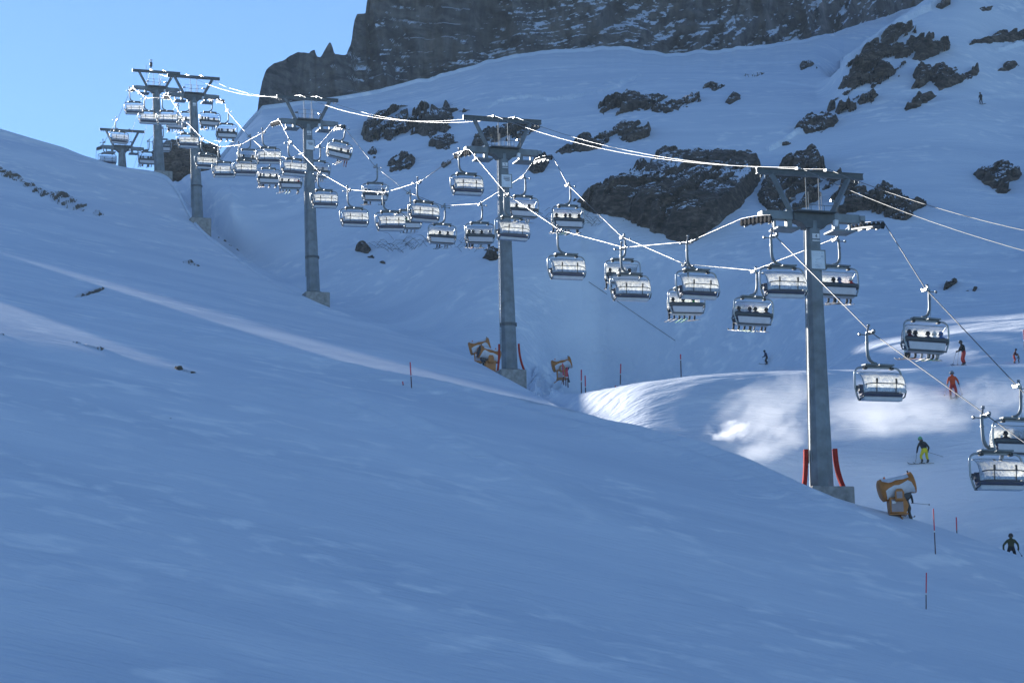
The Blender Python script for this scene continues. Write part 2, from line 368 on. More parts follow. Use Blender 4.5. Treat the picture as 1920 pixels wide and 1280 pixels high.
snow = link('snow_slope', grid_mesh('snow_slope', TX, TY, TZ), M_SNOW)
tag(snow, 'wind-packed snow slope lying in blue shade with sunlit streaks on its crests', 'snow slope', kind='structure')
# ------------------------------------------------------------------ rock
def rock_material(name, c1, c2, c3, sc=.35, snowy=None, vert=False):
    mt = bpy.data.materials.new(name); mt.use_nodes = True; n = mt.node_tree; b = n.nodes['Principled BSDF']
    b.inputs['Roughness'].default_value = .9; b.inputs['Specular IOR Level'].default_value = .2
    tc = n.nodes.new('ShaderNodeTexCoord')
    def nz(scale, det, v, dist=0):
        z = n.nodes.new('ShaderNodeTexNoise'); z.inputs['Scale'].default_value = scale; z.inputs['Detail'].default_value = det
        z.inputs['Roughness'].default_value = .65; z.inputs['Distortion'].default_value = dist; n.links.new(v, z.inputs['Vector']); return z.outputs['Fac']
    mp = n.nodes.new('ShaderNodeMapping'); mp.inputs['Scale'].default_value = (1, 1, 3.2); mp.inputs['Rotation'].default_value = (R(8), R(-14), 0)
    n.links.new(tc.outputs['Object'], mp.inputs['Vector'])
    cr = n.nodes.new('ShaderNodeValToRGB'); e = cr.color_ramp.elements
    e[0].position = .36; e[0].color = (*c1, 1); e[1].position = .66; e[1].color = (*c3, 1)
    k = e.new(.5); k.color = (*c2, 1)
    if vert:
        mv = n.nodes.new('ShaderNodeMapping'); mv.inputs['Scale'].default_value = (2.2, 1, .28); mv.inputs['Rotation'].default_value = (0, R(10), 0); n.links.new(tc.outputs['Object'], mv.inputs['Vector'])
        av = n.nodes.new('ShaderNodeMath'); av.operation = 'MULTIPLY_ADD'; av.inputs[1].default_value = .68; n.links.new(nz(sc, 9, mp.outputs[0], .8), av.inputs[0])
        a2 = n.nodes.new('ShaderNodeMath'); a2.operation = 'MULTIPLY'; a2.inputs[1].default_value = .32; n.links.new(nz(.16, 10, mv.outputs[0], 1.2), a2.inputs[0]); n.links.new(a2.outputs[0], av.inputs[2]); n.links.new(av.outputs[0], cr.inputs[0])
        e[0].position = .42; e[1].position = .58; k.position = .5
    else: n.links.new(nz(sc, 9, mp.outputs[0], .8), cr.inputs[0])
    col = cr.outputs[0]
    if vert:                                         # broad patches of darker and paler stone, painted for shading the relief lacks
        big = n.nodes.new('ShaderNodeMapRange'); big.inputs[1].default_value = .35; big.inputs[2].default_value = .65; big.inputs[3].default_value = .5; big.inputs[4].default_value = 1.35
        n.links.new(nz(.05, 6, mv.outputs[0], 1.5), big.inputs[0]); mb = n.nodes.new('ShaderNodeMix'); mb.data_type = 'RGBA'; mb.blend_type = 'MULTIPLY'; mb.inputs[0].default_value = 1
        n.links.new(col, mb.inputs[6]); n.links.new(big.outputs[0], mb.inputs[7]); col = mb.outputs[2]
    bp = n.nodes.new('ShaderNodeBump'); bp.inputs['Strength'].default_value = .9; bp.inputs['Distance'].default_value = 1.0 if vert else .4
    hh = nz(sc*3, 9, mp.outputs[0], .6); n.links.new(hh, bp.inputs['Height']); n.links.new(bp.outputs[0], b.inputs['Normal'])
    if snowy is None: n.links.new(col, b.inputs['Base Color'])
    else:                                            # snow lying on the ledges
        ge = n.nodes.new('ShaderNodeNewGeometry'); sx = n.nodes.new('ShaderNodeSeparateXYZ'); n.links.new(ge.outputs['True Normal'], sx.inputs[0])
        ad = n.nodes.new('ShaderNodeMath'); ad.operation = 'MULTIPLY_ADD'; ad.inputs[1].default_value = .9
        n.links.new(nz(.12, 6, tc.outputs['Object']), ad.inputs[0]); n.links.new(sx.outputs['Z'], ad.inputs[2])
        mr = n.nodes.new('ShaderNodeMapRange'); mr.inputs[1].default_value = snowy; mr.inputs[2].default_value = snowy+.07; n.links.new(ad.outputs[0], mr.inputs[0])
        mx = n.nodes.new('ShaderNodeMix'); mx.data_type = 'RGBA'; n.links.new(mr.outputs[0], mx.inputs[0])
        n.links.new(col, mx.inputs[6]); mx.inputs[7].default_value = (.78, .83, .91, 1); n.links.new(mx.outputs[2], b.inputs['Base Color'])
    return mt
M_ROCK = rock_material('rock', (.012, .011, .011), (.066, .053, .044), (.20, .158, .128), sc=.6, snowy=1.30)  # darkest ramp tone paints in near-black shadow among the brown
M_CLIFF = rock_material('cliff_rock', (.05, .050, .053), (.120, .114, .112), (.23, .205, .185), sc=.10, snowy=1.12, vert=True)
M_SOIL = rock_material('turf', (.06, .05, .04), (.13, .11, .085), (.26, .23, .20), sc=1.2, snowy=1.15)

# the far rock wall
TOPK = [(478, 250), (482, 214), (486, 180), (492, 152), (499, 131), (514, 119), (530, 115), (545, 105), (560, 98), (580, 100), (584, 95), (592, 93), (594, 106),
        (602, 108), (611, 92), (619, 79), (623, 83), (628, 102), (650, 103), (660, 80), (665, 42), (671, 27), (687, 25), (690, 4), (694, -12), (715, 0), (735, -8),
        (760, -40), (820, -90), (1000, -170), (1400, -150), (1560, -130), (1800, -170), (1900, -170)]
def build_cliff():
    pxs = np.arange(479, 1860, 2.6); n = len(pxs); nt_ = 230
    pD = np.interp(pxs, [k[0] for k in DD], [k[1] for k in DD]); yb = np.interp(pxs, [k[0] for k in DD], [k[2] for k in DD])
    pT = np.interp(pxs, [k[0] for k in TOPK], [k[1] for k in TOPK])+1.5*vnoise(pxs/5, pxs*0, 5)
    X = np.zeros((nt_+2, n)); Y = X.copy(); Z = X.copy()
    for j in range(n):
        base = dirn(pxs[j], pD[j]+12); y0 = yb[j]+5
        zb = (base*y0)[2]; xb = base[0]*y0
        e = dirn(pxs[j], pT[j]); H = e[2]*(y0+6)-zb
        H = max(H, .6); Hfull = e[2]*(y0+30)-zb
        t = np.linspace(0, 1, nt_); h = t*max(H, .5)*1.0
        lay = h+.10*(xb+60)+9.0*vnoise(np.full_like(h, xb/26), h/18, 3)+1.6*vnoise(np.full_like(h, xb/7), h/7, 4)          # tilted beds
        st = lay/3.1; fr = st-np.floor(st)
        hard = .35+1.5*np.clip(.5+fbm(np.full_like(h, xb/22), h/14, 2, 61)*1.6, 0, 1)
        rec = (np.floor(st)+sstep(fr, .55, 1.0)*np.minimum(hard, 1.2))*.7+.06*h
        st2 = lay/1.15; fr2 = st2-np.floor(st2); rec = rec+.22*(np.floor(st2)+sstep(fr2, .6, 1))*1.0*hard.clip(.3, 1.3)+.25*sstep(xb, 12, 30)*h*.5
        bul = 7*np.abs(vnoise(np.full_like(h, xb/9)+.18*h/9, h/60, 71))*2+9*fbm(np.full_like(h, xb/24), h/40, 3, 11)+3.6*np.abs(fbm(np.full_like(h, xb/7), h/22, 3, 23))*2+1.3*fbm(np.full_like(h, xb/2.6), h/6, 3, 29)+1.0*fbm(np.full_like(h, xb/1.3+h*.3), h/1.6, 3, 33)+sstep(xb, 6, 26)*6.5*fbm(np.full_like(h, (xb-h*.9)/5), (h+xb*.6)/13, 3, 67)
        r = rec*1.0+bul*1.0
        y = y0+6+r*np.clip(H/25, .12, 1)
        X[:nt_, j] = base[0]*y; Y[:nt_, j] = y
        # keep the skyline where it stands
        z = zb+h; zt = e[2]*y
        Z[:nt_, j] = zb+(zt-zb)*t
        X[nt_, j] = X[nt_-1, j]; Y[nt_, j] = y[-1]+7; Z[nt_, j] = Z[nt_-1, j]-1.5
        X[nt_+1, j] = X[nt_-1, j]; Y[nt_+1, j] = y[-1]+16; Z[nt_+1, j] = zb-10
    o = link('cliff', grid_mesh('cliff', X, Y, Z, False), M_CLIFF)
    tag(o, 'huge grey rock wall above the snow with snow caught on its ledges', 'cliff', kind='structure')
build_cliff()

def poly_dist(P, px, py):
    """signed distance to a polygon, inside positive (numpy)"""
    P = np.array(P, float); n = len(P); d = np.full(px.shape, 1e9); ins = np.zeros(px.shape, bool)
    for i in range(n):
        a = P[i]; b = P[(i+1) % n]; e = b-a; L = (e**2).sum()
        t = np.clip(((px-a[0])*e[0]+(py-a[1])*e[1])/L, 0, 1)
        d = np.minimum(d, np.hypot(px-a[0]-t*e[0], py-a[1]-t*e[1]))
        c = ((a[1] > py) != (b[1] > py)) & (px < (b[0]-a[0])*(py-a[1])/(b[1]-a[1]+1e-9)+a[0]); ins ^= c
    return np.where(ins, d, -d)
_rk = [0]
def outcrop(poly, label, A=1.6, rough=1.0, wd=9, sink=.25, step=1.7, m=None, group=None, name='rock_outcrop', cat='rock', strata=.35, seed=None, kind=None, gaps=.5):
    """rock breaking through the snow: a rugged sheet over the ground that dips under the snow at its edge and in its hollows"""
    _rk[0] += 1; sd = seed if seed is not None else 100+_rk[0]*7
    xs = [p[0] for p in poly]; ys = [p[1] for p in poly]; mg = 10
    gx = np.arange(min(xs)-mg, max(xs)+mg+step, step); gy = np.arange(min(ys)-mg, max(ys)+mg+step, step)
    cs = 3; cx = gx[::cs] if len(gx[::cs]) > 2 else gx; cy = gy[::cs] if len(gy[::cs]) > 2 else gy
    # ground points under the sheet, from a coarse net
    CH = np.full((len(cy), len(cx), 3), np.nan)
    for i, y in enumerate(cy):
        for j, x in enumerate(cx):
            h = terrain_hit(x, y)
            if h is not None: CH[i, j] = h
    if np.isnan(CH).any():
        for j in range(CH.shape[1]):
            good = ~np.isnan(CH[:, j, 1])
            if good.any():
                for k in range(3): CH[:, j, k] = np.interp(np.arange(CH.shape[0]), np.where(good)[0], CH[good, j, k])
        for k in range(3):
            bad = np.isnan(CH[..., k]); CH[..., k][bad] = np.nanmean(CH[..., k])
    ix = np.interp(gx, cx, np.arange(len(cx))); iy = np.interp(gy, cy, np.arange(len(cy)))
    i0 = np.clip(iy.astype(int), 0, len(cy)-2); j0 = np.clip(ix.astype(int), 0, len(cx)-2); ty = (iy-i0)[:, None, None]; tx = (ix-j0)[None, :, None]
    g = lambda a, b: CH[np.ix_(i0+a, j0+b)]
    B = (g(0, 0)*(1-tx)+g(0, 1)*tx)*(1-ty)+(g(1, 0)*(1-tx)+g(1, 1)*tx)*ty
    PX, PY = np.meshgrid(gx, gy)
    sc = np.median(B[..., 1])/FPX
    wx = PX*sc; wy = PY*sc
    dd = poly_dist(poly, PX+7*fbm(wx/2.2, wy/2.2, 3, sd), PY+5*fbm(wx/2.2, wy/1.6, 3, sd+1))
    prof = sstep(dd, -2.5, wd)
    lay = (wy*1.0+wx*.25)/.9+.8*fbm(wx/4, wy/4, 2, sd+5); fr = lay-np.floor(lay)
    n1 = fbm(wx/2.6, wy/1.5, 4, sd+2); n2 = np.abs(fbm(wx/1.1, wy/.8, 4, sd+3))
    off = A*prof-sink-.5*(1-sstep(dd, -5, 0))+rough*(n1*1.3-n2*.5)*sstep(dd, -4, 3)+strata*(sstep(fr, 0, .75)-.5)*sstep(dd, -2, 4)
    u_, v_ = wx*.86-wy*.5, wx*.5+wy*.86               # beds dip to the left
    g1 = fbm(u_/5.5, v_/1.1, 4, sd+31, .6); g2 = fbm(u_/2.2, v_/.6, 3, sd+37, .6)
    off = off-gaps*2.6*sstep(g1+.35*g2, .21-.15*gaps, .37-.15*gaps)*sstep(A*1.0, .3, 1.4)
    off = off+.22*rough*fbm(u_/.8, v_/.35, 3, sd+41, .7)+1.1*min(A, 2.2)*.5*(.3-np.abs(fbm(wx/5.5, wy/7, 2, sd+51))*2)*sstep(dd, 0, 6)
    nrm = np.array([0.0, -.80, .60])
    P = B+off[..., None]*nrm
    P[..., 0] += .25*rough*fbm(wx/.9, wy/.9, 3, sd+8)
    # leave out the part that lies well under the snow
    me = grid_mesh(name, P[..., 0], P[..., 1], P[..., 2], False)
    bm = bmesh.new(); bm.from_mesh(me); bm.verts.ensure_lookup_table(); fl = off.ravel()
    kill = [v for i, v in enumerate(bm.verts) if fl[i] < -2.2]
    bmesh.ops.delete(bm, geom=kill, context='VERTS'); bm.to_mesh(me); bm.free()
    o = link(name, me, m or M_ROCK); tag(o, label, cat, group, kind); return o

GR = 'rocks breaking through the snow'
outcrop([(674,240),(682,222),(705,212),(728,203),(752,194),(790,190),(815,193),(828,183),(842,190),(852,200),(885,204),(862,215),(842,228),(852,240),(835,255),(800,262),(780,258),(748,264),(705,268),(682,264)],
        'broad rounded dark boulder with snow on its back, left of the second tower top', 2.4, 1.2, 14, .4, gaps=1.25, group=GR)
outcrop([(800,250),(850,248),(862,268),(838,276),(806,276)], 'low dark rock patch just under the broad rounded boulder', 1.0, 1.1, 8, group=GR)
outcrop([(722,310),(735,294),(752,283),(768,282),(782,300),(768,319),(738,323)], 'small knobbly rock below the broad rounded boulder', 1.0, 1.1, 7, group=GR)
outcrop([(684,284),(700,276),(712,290),(700,300),(690,296)], 'tiny rock poking out left of the knobbly rock', .8, 1.0, 5, group=GR)
outcrop([(808,270),(838,262),(858,268),(850,282),(820,280)], 'thin strip of dark stones left of the second tower crossbeam', .8, 1.1, 5, group=GR)
outcrop([(822,300),(845,295),(850,305),(832,312)], 'small lone stone left of the second tower sheaves', .8, .9, 5, group=GR)
outcrop([(880,262),(905,240),(945,228),(1000,232),(1012,240),(975,262),(940,268),(900,275),(882,272)], 'ragged dark rock band behind the second tower head', 1.3, 1.5, 9, gaps=.9, group=GR)
outcrop([(985,320),(1005,296),(1025,285),(1032,305),(1018,322),(1000,326)], 'dark lump of rock beside the right sheaves of the second tower', 1.2, 1.1, 7, group=GR)
outcrop([(1115,212),(1118,198),(1150,184),(1172,172),(1184,166),(1194,178),(1225,176),(1258,178),(1256,190),(1290,184),(1300,178),(1325,172),(1356,174),(1356,182),(1325,192),(1300,202),(1288,208),(1250,212),(1212,206),(1170,214),(1128,224)],
        'long chain of rounded dark rocks in the middle of the upper snowfield', 1.4, 1.35, 8, .45, gaps=.8, group=GR)
outcrop([(1316,168),(1320,160),(1334,155),(1356,160),(1357,168),(1340,172)], 'small oval boulder above the right end of the rock chain', 1.1, .6, 5, group=GR)
outcrop([(1361,192),(1366,180),(1376,170),(1390,178),(1388,187),(1370,197)], 'oval boulder just right of the rock chain', 1.1, .6, 5, group=GR)
outcrop([(1380,145),(1400,137),(1432,138),(1412,145)], 'thin streak of stones high on the snowfield right of the rock chain', .7, .7, 4, group=GR)
outcrop([(1036,290),(1060,272),(1105,262),(1135,245),(1165,234),(1195,230),(1218,236),(1220,246),(1212,260),(1180,266),(1150,268),(1110,283),(1065,294)],
        'sloping band of dark rock right of the second tower, its right end round', 1.5, 1.1, 8, .3, group=GR)
outcrop([(1078,378),(1100,368),(1128,360),(1162,350),(1190,330),(1218,322),(1222,308),(1240,300),(1290,302),(1330,298),(1372,305),(1400,300),(1428,312),(1424,340),(1404,372),(1385,392),(1348,418),(1314,440),(1293,456),(1266,452),(1222,434),(1176,416),(1128,402),(1098,392)],
        'big dark wedge-shaped cliff in mid slope between the two nearest towers', 3.8, .75, 12, .1, gaps=.45, strata=.15, group=GR)
outcrop([(1418,350),(1440,320),(1468,292),(1492,286),(1508,292),(1530,300),(1545,318),(1580,328),(1625,345),(1660,352),(1705,372),(1742,380),(1716,396),(1720,416),(1690,414),(1650,402),(1610,398),(1580,408),(1545,432),(1505,432),(1470,406),(1440,402),(1418,378)],
        'dark rock band behind the head of the nearest tower', 2.2, 1.7, 9, .45, gaps=.8, group=GR)
outcrop([(1478,250),(1498,232),(1522,218),(1568,219),(1572,228),(1560,240),(1540,248),(1512,256),(1488,248)], 'dark ledge at the foot of the upper right crag', 1.2, 1.2, 7, group=GR)
outcrop([(1458,272),(1478,262),(1486,266),(1478,272)], 'tiny dark stone below the ledge of the upper right crag', .7, .8, 4, group=GR)
outcrop([(1552,208),(1560,178),(1566,150),(1578,126),(1600,112),(1628,88),(1655,62),(1690,52),(1722,50),(1728,58),(1700,74),(1760,70),(1788,84),(1782,98),(1735,112),(1705,122),(1690,142),(1660,158),(1638,170),(1612,176),(1648,178),(1632,196),(1600,212),(1570,216)],
        'tall ragged snow-streaked crag in the upper right', 2.2, 2.1, 7, .7, gaps=1.15, group=GR)
outcrop([(1712,168),(1712,140),(1722,122),(1750,126),(1790,128),(1828,124),(1838,132),(1822,150),(1790,160),(1758,168),(1748,150),(1730,172)], 'brown bulging rock face right of the ragged crag', 1.9, 1.3, 8, .3, group=GR)
outcrop([(1698,206),(1708,190),(1720,180),(1762,178),(1740,194),(1722,204)], 'snow-dusted rock hump under the brown rock face', 1.3, 1.5, 7, .4, group=GR)
outcrop([(1812,84),(1850,70),(1880,62),(1925,60),(1930,80),(1880,84)], 'long low dark rock at the right edge near the top', 1.3, 1.0, 7, group=GR)
outcrop([(1874,134),(1884,119),(1902,116),(1910,122),(1892,132)], 'small brown wedge rock near the right edge, above the lone skier', 1.0, .6, 6, group=GR)
outcrop([(1500,134),(1502,122),(1522,119),(1532,128),(1515,136)], 'single brown boulder alone on the snow left of the ragged crag', 1.2, .6, 6, group=GR)
outcrop([(1748,10),(1765,2),(1785,0),(1782,9),(1762,17)], 'dark stones right beside the sunlit ridge at the top', .9, 1.1, 5, group=GR)
outcrop([(1818,18),(1835,10),(1860,12),(1855,19),(1838,22)], 'pair of small stones near the top right corner', .8, 1.1, 5, group=GR)
outcrop([(1828,326),(1840,317),(1860,316),(1868,312),(1898,313),(1914,326),(1906,338),(1888,342),(1904,352),(1896,363),(1868,362),(1860,352),(1848,346),(1838,336)], 'two-lobed dark rock near the right edge at mid height', 1.8, .9, 7, group=GR)
outcrop([(1766,556),(1770,540),(1774,531),(1796,529),(1790,546),(1778,556)], 'dark slab standing out of the snow beside the upper right chair', 1.4, .4, 5, group=GR)
outcrop([(1786,550),(1800,543),(1820,543),(1832,538),(1828,548),(1805,552)], 'thin trail of stones right of the dark slab', .7, .9, 4, group=GR)
outcrop([(662,470),(668,458),(676,454),(690,455),(686,464),(702,472),(690,475)], 'brown rock on the snow right of the third tower', 1.3, .8, 6, group=GR)
outcrop([(684,482),(700,482),(702,488),(695,488)], 'flat stone below the brown rock right of the third tower', .7, .6, 4, group=GR)
outcrop([(708,492),(720,490),(722,496),(714,496)], 'tiny stone lowest of the three right of the third tower', .6, .5, 3, group=GR)
outcrop([(906,486),(912,478),(924,474),(936,480),(930,490),(916,490)], 'dark rock touching the left side of the second tower pole', 1.3, .8, 6, group=GR)
outcrop([(905,470),(920,464),(942,468),(930,474)], 'narrow dark stone above the rock beside the second tower pole', .9, .7, 5, group=GR)
def knoll():
    bm = bmesh.new(); bmesh.ops.create_icosphere(bm, subdivisions=6, radius=1.0); c = at(349, 300, 432); s_ = 432/FPX
    for v in bm.verts:
        d = v.co.normalized(); r_ = 1+.28*mnoise.fractal(d*1.7+Vector((3, 1, 2)), 1.0, 2.0, 5)+.10*mnoise.fractal(d*6, .9, 2.1, 4)
        flat = 1 if d.z < .35 else 1-.28*(d.z-.35)
        v.co = Vector((d.x*56*s_*r_, d.y*5.0*r_, d.z*46*s_*r_*flat))
    me = bpy.data.meshes.new('rock_outcrop'); bm.to_mesh(me); bm.free(); o = link('rock_outcrop', me, M_ROCK); o.location = c
    tag(o, 'dark far rock knoll behind the two left towers', 'rock', GR)
knoll()
outcrop([(0,312),(22,322),(45,335),(70,350),(95,358),(125,366),(152,374),(180,392),(202,405),(186,406),(150,398),(110,386),(70,366),(30,345),(0,330)], 'strip of bare turf and stones below the left skyline', .36, .95, 8, .16, gaps=.2, m=M_SOIL, group='bare patches on the near slope', name='bare_turf', cat='turf')
outcrop([(126,562),(150,549),(180,539),(208,532),(250,531),(210,537),(180,545),(152,556)], 'curved rim of bare stones in the left snow', .3, .8, 3, .34, step=1.2, m=M_SOIL, group='bare patches on the near slope', name='bare_turf', cat='turf')
outcrop([(132,641),(160,644),(178,650),(194,651),(188,656),(160,650)], 'short dark turf line low on the left', .34, .35, 3, .22, m=M_SOIL, group='bare patches on the near slope', name='bare_turf', cat='turf')
outcrop([(324,690),(345,690),(372,697),(360,699),(335,694)], 'two small dark turf marks on the near slope, right of the turf line', .32, .35, 3, .24, m=M_SOIL, group='bare patches on the near slope', name='bare_turf', cat='turf')
outcrop([(300,779),(318,781),(330,786),(316,785)], 'lone faint turf mark lowest on the near slope', .3, .3, 3, .25, m=M_SOIL, group='bare patches on the near slope', name='bare_turf', cat='turf')
outcrop([(-14,622),(8,624),(14,629),(2,630)], 'turf mark cut by the left edge of the photo', .32, .3, 3, .22, m=M_SOIL, group='bare patches on the near slope', name='bare_turf', cat='turf')
outcrop([(404,440),(420,447),(436,458),(450,470),(440,466),(424,456)], 'dark stony streak right of the fourth tower base', .7, .8, 4, .35, m=M_SOIL, group='bare patches on the near slope', name='bare_turf', cat='turf')
outcrop([(338,492),(352,488),(378,498),(360,498)], 'thin grassy scar in the left snow, mid slope', .4, .6, 3, .28, m=M_SOIL, group='bare patches on the near slope', name='bare_turf', cat='turf')
# trampled snow heap at the second tower
outcrop([(992,716),(1002,702),(1012,690),(1018,698),(1035,705),(1050,708),(1060,722),(1066,738),(1040,744),(1005,742),(988,732)], 'lumpy heap of shovelled snow', 1.6, 1.0, 12, .1, m=M_SNOW, name='snow_heap', cat='snow heap', strata=.1, kind='structure')

outcrop([(1574,116),(1600,96),(1622,80),(1660,54),(1700,28),(1740,6),(1764,-8),(1770,0),(1744,18),(1706,42),(1668,66),(1640,84),(1604,108),(1584,122)], 'wind-packed snow lip along the sunlit ridge', 1.1, .35, 7, .05, m=M_SNOW, name='snow_cornice', cat='snow lip', strata=.0, kind='structure', gaps=0)
outcrop([(1866,90),(1890,84),(1925,78),(1925,82),(1892,90),(1872,94)], 'small snow lip under the long low rock', .8, .25, 4, .05, m=M_SNOW, name='snow_cornice', cat='snow lip', strata=.0, kind='structure', gaps=0)
outcrop([(1440,276),(1466,262),(1500,240),(1540,222),(1544,226),(1504,248),(1470,268),(1446,281)], 'thin snow lip below the ragged crag', .8, .25, 4, .05, m=M_SNOW, name='snow_cornice', cat='snow lip', strata=.0, kind='structure', gaps=0)
outcrop([(890,207),(920,196),(950,184),(985,180),(1030,183),(1080,178),(1130,168),(1160,158),(1200,138),(1202,142),(1162,163),(1130,173),(1080,183),(1030,188),(985,185),(950,189),(922,200)], 'thin snow lip crossing the upper snowfield', .8, .3, 4, .05, m=M_SNOW, name='snow_cornice', cat='snow lip', strata=.0, kind='structure', gaps=0)
# ------------------------------------------------------------------ materials of built things
M_GALV = mat('galvanised', (.17, .195, .21), .5, .45, bump=.15, var=.25, scale=1.5)
M_POLE = mat('pole_steel', (.17, .20, .22), .55, .35, bump=.2, var=.3, scale=1.1)
M_DARK = mat('dark_steel', (.07, .085, .095), .5, .3, var=.2)
M_CHROME = mat('bright_steel', (.25, .26, .27), .3, .9, var=.1)
M_ROPE = mat('rope_wire', (.11, .11, .11), .4, .8, var=.15, scale=8)
M_BLACK = mat('black_rubber', (.02, .02, .022), .6)
M_RUBBER = mat('wheel_rubber', (.03, .03, .032), .9, spec=.04)
M_CONC = mat('concrete', (.27, .265, .25), .9, bump=.4, var=.3, scale=2.5)
M_RED = mat('red_padding', (.36, .020, .012), .9, spec=.1, bump=.2, var=.25)
M_WHITE = mat('white_paint', (.72, .73, .75), .5, var=.08)
M_SIGN = mat('sign_white', (.62, .68, .74), .4, var=.12, scale=2)
M_INK = mat('sign_ink', (.05, .06, .09), .5)
M_MAP = mat('map_blue', (.30, .42, .55), .5, var=.4, scale=4)
M_NAVY = mat('navy_cushion', (.028, .045, .105), .55, var=.2)
M_PANEL = mat('chair_back_shell', (.56, .56, .60), .45, var=.06)
M_PAN = mat('seat_pan', (.42, .46, .52), .4, .1, var=.1)

def bubble_material():
    mt = bpy.data.materials.new('bubble_plastic'); mt.use_nodes = True; n = mt.node_tree
    out = n.nodes['Material Output']; n.nodes.remove(n.nodes['Principled BSDF'])
    tr = n.nodes.new('ShaderNodeBsdfTransparent'); tl = n.nodes.new('ShaderNodeBsdfTranslucent'); gl = n.nodes.new('ShaderNodeBsdfGlossy'); df = n.nodes.new('ShaderNodeBsdfDiffuse')
    tr.inputs[0].default_value = (.86, .90, .93, 1); tl.inputs[0].default_value = (.60, .61, .56, 1); df.inputs[0].default_value = (.66, .69, .71, 1)
    gl.inputs[0].default_value = (.9, .92, .95, 1); gl.inputs['Roughness'].default_value = .16
    tc = n.nodes.new('ShaderNodeTexCoord'); nz = n.nodes.new('ShaderNodeTexNoise'); nz.inputs['Scale'].default_value = 5; nz.inputs['Detail'].default_value = 8; nz.inputs['Roughness'].default_value = .7
    oi = n.nodes.new('ShaderNodeObjectInfo'); ad = n.nodes.new('ShaderNodeVectorMath'); ad.operation = 'ADD'
    mu = n.nodes.new('ShaderNodeMath'); mu.operation = 'MULTIPLY'; mu.inputs[1].default_value = 40
    n.links.new(oi.outputs['Random'], mu.inputs[0]); n.links.new(tc.outputs['Object'], ad.inputs[0]); n.links.new(mu.outputs[0], ad.inputs[1]); n.links.new(ad.outputs[0], nz.inputs['Vector'])
    sp = n.nodes.new('ShaderNodeSeparateXYZ'); n.links.new(tc.outputs['Object'], sp.inputs[0])
    # the lower part of the hood is scratched and rimed, the top stays clear
    mr = n.nodes.new('ShaderNodeMapRange'); mr.inputs[1].default_value = -2.38; mr.inputs[2].default_value = -2.62; n.links.new(sp.outputs['Z'], mr.inputs[0])
    m2 = n.nodes.new('ShaderNodeMapRange'); m2.inputs[1].default_value = .36; m2.inputs[2].default_value = .60; m2.inputs[3].default_value = .25; m2.inputs[4].default_value = 1.0; n.links.new(nz.outputs['Fac'], m2.inputs[0])
    mm = n.nodes.new('ShaderNodeMath'); mm.operation = 'MULTIPLY'; n.links.new(mr.outputs[0], mm.inputs[0]); n.links.new(m2.outputs[0], mm.inputs[1])
    fr = n.nodes.new('ShaderNodeMath'); fr.operation = 'MULTIPLY'; fr.inputs[1].default_value = BUBBLE_FROST; n.links.new(mm.outputs[0], fr.inputs[0])
    a = n.nodes.new('ShaderNodeMixShader'); a.inputs[0].default_value = .3; n.links.new(tl.outputs[0], a.inputs[1]); n.links.new(df.outputs[0], a.inputs[2])
    c = n.nodes.new('ShaderNodeMixShader'); n.links.new(fr.outputs[0], c.inputs[0]); n.links.new(tr.outputs[0], c.inputs[1]); n.links.new(a.outputs[0], c.inputs[2])
    bp = n.nodes.new('ShaderNodeBump'); bp.inputs['Strength'].default_value = .5; bp.inputs['Distance'].default_value = .04
    n.links.new(nz.outputs['Fac'], bp.inputs['Height']); n.links.new(bp.outputs[0], gl.inputs['Normal'])
    d = n.nodes.new('ShaderNodeMixShader'); d.inputs[0].default_value = .22; n.links.new(c.outputs[0], d.inputs[1]); n.links.new(gl.outputs[0], d.inputs[2])
    n.links.new(d.outputs[0], out.inputs[0]); return mt
BUBBLE_FROST = .97
M_BUBBLE = bubble_material()

TH = math.atan2(LIFT[1], LIFT[0])-math.pi/2      # turn of the lift line about z
def loc(Tw, v):                                  # world vector -> tower frame
    d = np.asarray(v)-Tw['P']; c, s = math.cos(-TH), math.sin(-TH); return Vector((d[0]*c-d[1]*s, d[0]*s+d[1]*c, d[2]))
DIG = {'4': [((.5, 0), (.5, 1)), ((.5, 1), (-.45, .35)), ((-.45, .35), (.8, .35))],
       '5': [((.5, 1), (-.4, 1)), ((-.4, 1), (-.4, .55)), ((-.4, .55), (.3, .6)), ((.3, .6), (.5, .3)), ((.5, .3), (.3, 0)), ((.3, 0), (-.45, .05))],
       '6': [((.4, 1), (-.3, .7)), ((-.3, .7), (-.45, .25)), ((-.45, .25), (-.2, 0)), ((-.2, 0), (.3, 0)), ((.3, 0), (.45, .3)), ((.45, .3), (.2, .55)), ((.2, .55), (-.35, .45))]}
